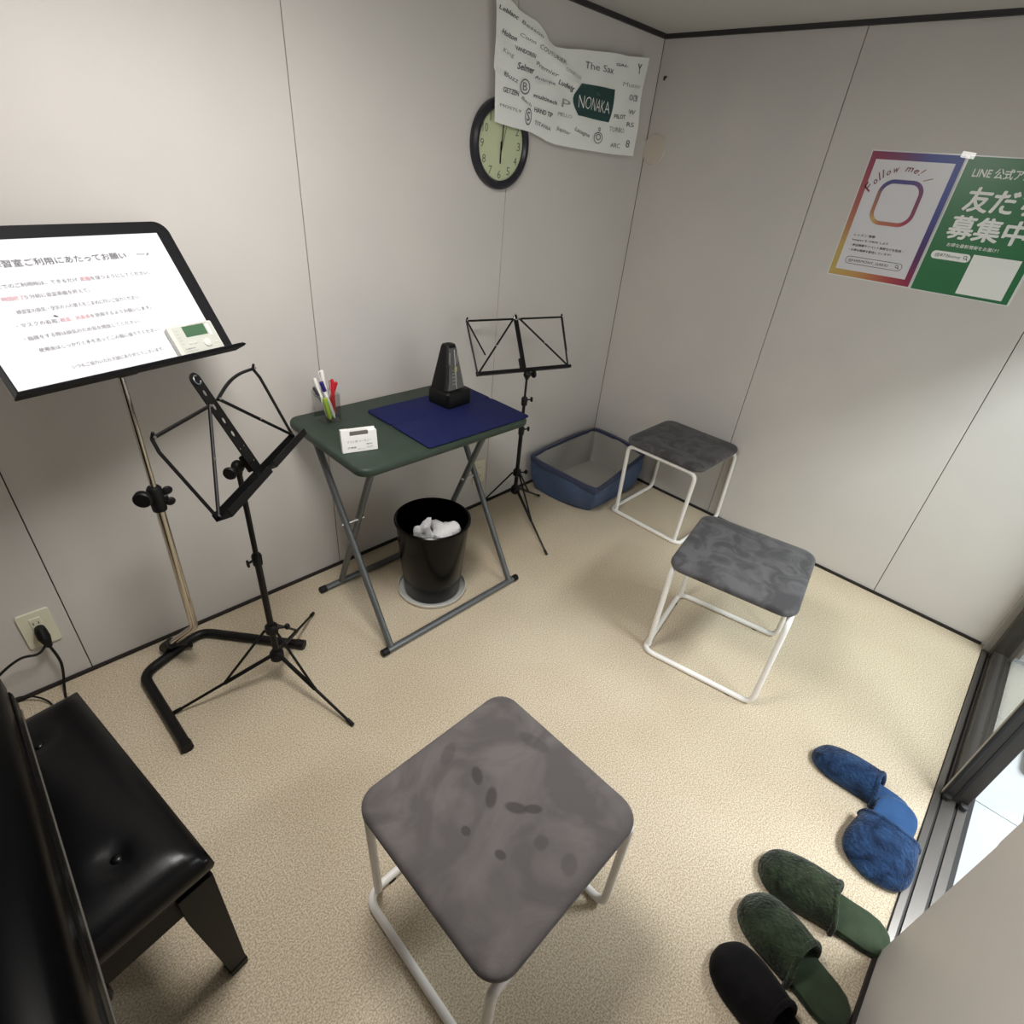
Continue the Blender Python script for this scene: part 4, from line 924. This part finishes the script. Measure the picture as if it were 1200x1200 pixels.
def lens(X, x, y, r=.0055):
    vs, fs = flat([(x + r * math.cos(2 * PI * k / 16), y + r * math.sin(2 * PI * k / 16)) for k in range(16)], [[(x + r * .68 * math.cos(2 * PI * k / 16), y + r * .68 * math.sin(2 * PI * k / 16)) for k in range(16)]], .0004)
    mb.mesh([(v[0], v[1], v[2] + .0021) for v in vs], fs, X); mb.mesh([(x + r * .6, y - r * .8, .0021), (x + r * .85, y - r * .5, .0021), (x + r * 1.6, y - r * 1.3, .0021), (x + r * 1.3, y - r * 1.6, .0021)], [(0, 1, 2, 3)], X)
lens(P1, .230, .064)
for f_, lp, c in cl_: lp[lay] = lin(tuple(max(0, min(255, v)) for v in c))
bm_keep = mb
o = single('poster', mb, None, 'white poster with a rainbow border and ring, left of the green poster', 'poster', (XB, .62, 1.237), 'posters on the right wall', smooth=0)

P2 = pframe(.4655, 1.236); mb = MB(); mb.use(LAMINATE); vs, fs = flat(rrect(PW + .012, PH, .004, 3, PW / 2, PH / 2), [], .0012); mb.mesh(vs, fs, P2)
mb.use(POSTGREEN); quad(mb, .001, .003, PW - .001, PH - .003, .0015, P2)
mb.use(WHITEPRINT); z = .0019
text(mb, 'LINE 公式アカウント', .030, .358, .240, .030, z, P2, bold=.02)

for k_, (ddx, ddy) in enumerate(((0, 0), (.0022, 0), (-.0022, 0), (0, .0018), (0, -.0018), (.0016, .0014), (-.0016, -.0014))):
    text(mb, '友だち', .046 + ddx, .262 + ddy, .205, .070, z + k_ * .00004, P2); text(mb, '募集中!', .034 + ddx, .178 + ddy, .240, .070, z + k_ * .00004, P2)
text(mb, 'お得な最新情報をお届け！', .050, .152, .150, .012, z, P2, bold=.01)
vs, fs = flat(rrect(.118, .026, .0125, 6, .076, .123), [], .0003); mb.mesh([(v[0], v[1], v[2] + .0016) for v in vs], fs, P2)
quad(mb, .140, .012, .276, .138, z, P2)
mb.use(INKB); text(mb, '@873bnnvy', .028, .1165, .078, .012, .0023, P2, shear=.1); lens(P2, .120, .125)
single('poster', mb, None, 'green poster with big white lettering at the right edge of the picture', 'poster', (XB, .30, 1.236), 'posters on the right wall', smooth=0)
mb = MB(); mb.use(TAPE); mb.box((XB - .0024, .470, 1.655), (.0008, .040, .018), M.Rotation(.1, 3, 'X'))
single('adhesive_tape', mb, None, 'shiny clear tape strip holding the top corners of the two posters', 'tape', (XB - .002, .470, 1.655), smooth=0)

# ------------------------------------------------------------------ light
def area(name, loc, size, power, col, rot=(0, 0, 0), sy=None):
    l = bpy.data.lights.new(name, 'AREA'); l.energy = power; l.color = col; l.size = size
    if sy: l.shape = 'RECTANGLE'; l.size_y = sy
    o = bpy.data.objects.new(name, l); COL.objects.link(o); o.location = loc; o.rotation_euler = rot; return o
area('ceiling_light', (.45, .80, 1.93), .42, 19, (1, .965, .92), sy=.42)
pl_ = bpy.data.lights.new('ceiling_light_side', 'POINT'); pl_.energy = 7; pl_.color = (1, .965, .92); pl_.shadow_soft_size = .16
po_ = bpy.data.objects.new('ceiling_light_side', pl_); COL.objects.link(po_); po_.location = (.45, .80, 1.80)
area('corridor_light', (1.85, -1.0, 2.16), 1.5, 88, (.92, .97, 1), sy=.35)
wd_ = bpy.data.worlds.new('World'); S.world = wd_; wd_.use_nodes = True
wd_.node_tree.nodes['Background'].inputs[0].default_value = (.8, .85, .9, 1); wd_.node_tree.nodes['Background'].inputs[1].default_value = .02

# ------------------------------------------------------------------ camera
cd = bpy.data.cameras.new('camera'); cam = bpy.data.objects.new('camera', cd); COL.objects.link(cam)
cd.sensor_width = 36; cd.sensor_fit = 'HORIZONTAL'; cd.lens = 36 * 637.432 / 1200; cd.clip_start = .02
R = ((.70674143, -.702242, .08586455), (-.32859242, -.43330943, -.83920794), (.62653298, .56488858, -.53698912))
cam.matrix_world = M(((R[0][0], -R[1][0], -R[2][0], 0), (R[0][1], -R[1][1], -R[2][1], 0), (R[0][2], -R[1][2], -R[2][2], 1.5), (0, 0, 0, 1)))
S.camera = cam
vs_ = S.view_settings; vs_.view_transform = 'Standard'; vs_.look = 'None'; vs_.exposure = .06; vs_.gamma = 1; vs_.use_curve_mapping = False
S.cycles.use_denoising = True; S.cycles.max_bounces = 12; S.cycles.diffuse_bounces = 8; S.cycles.transparent_max_bounces = 32
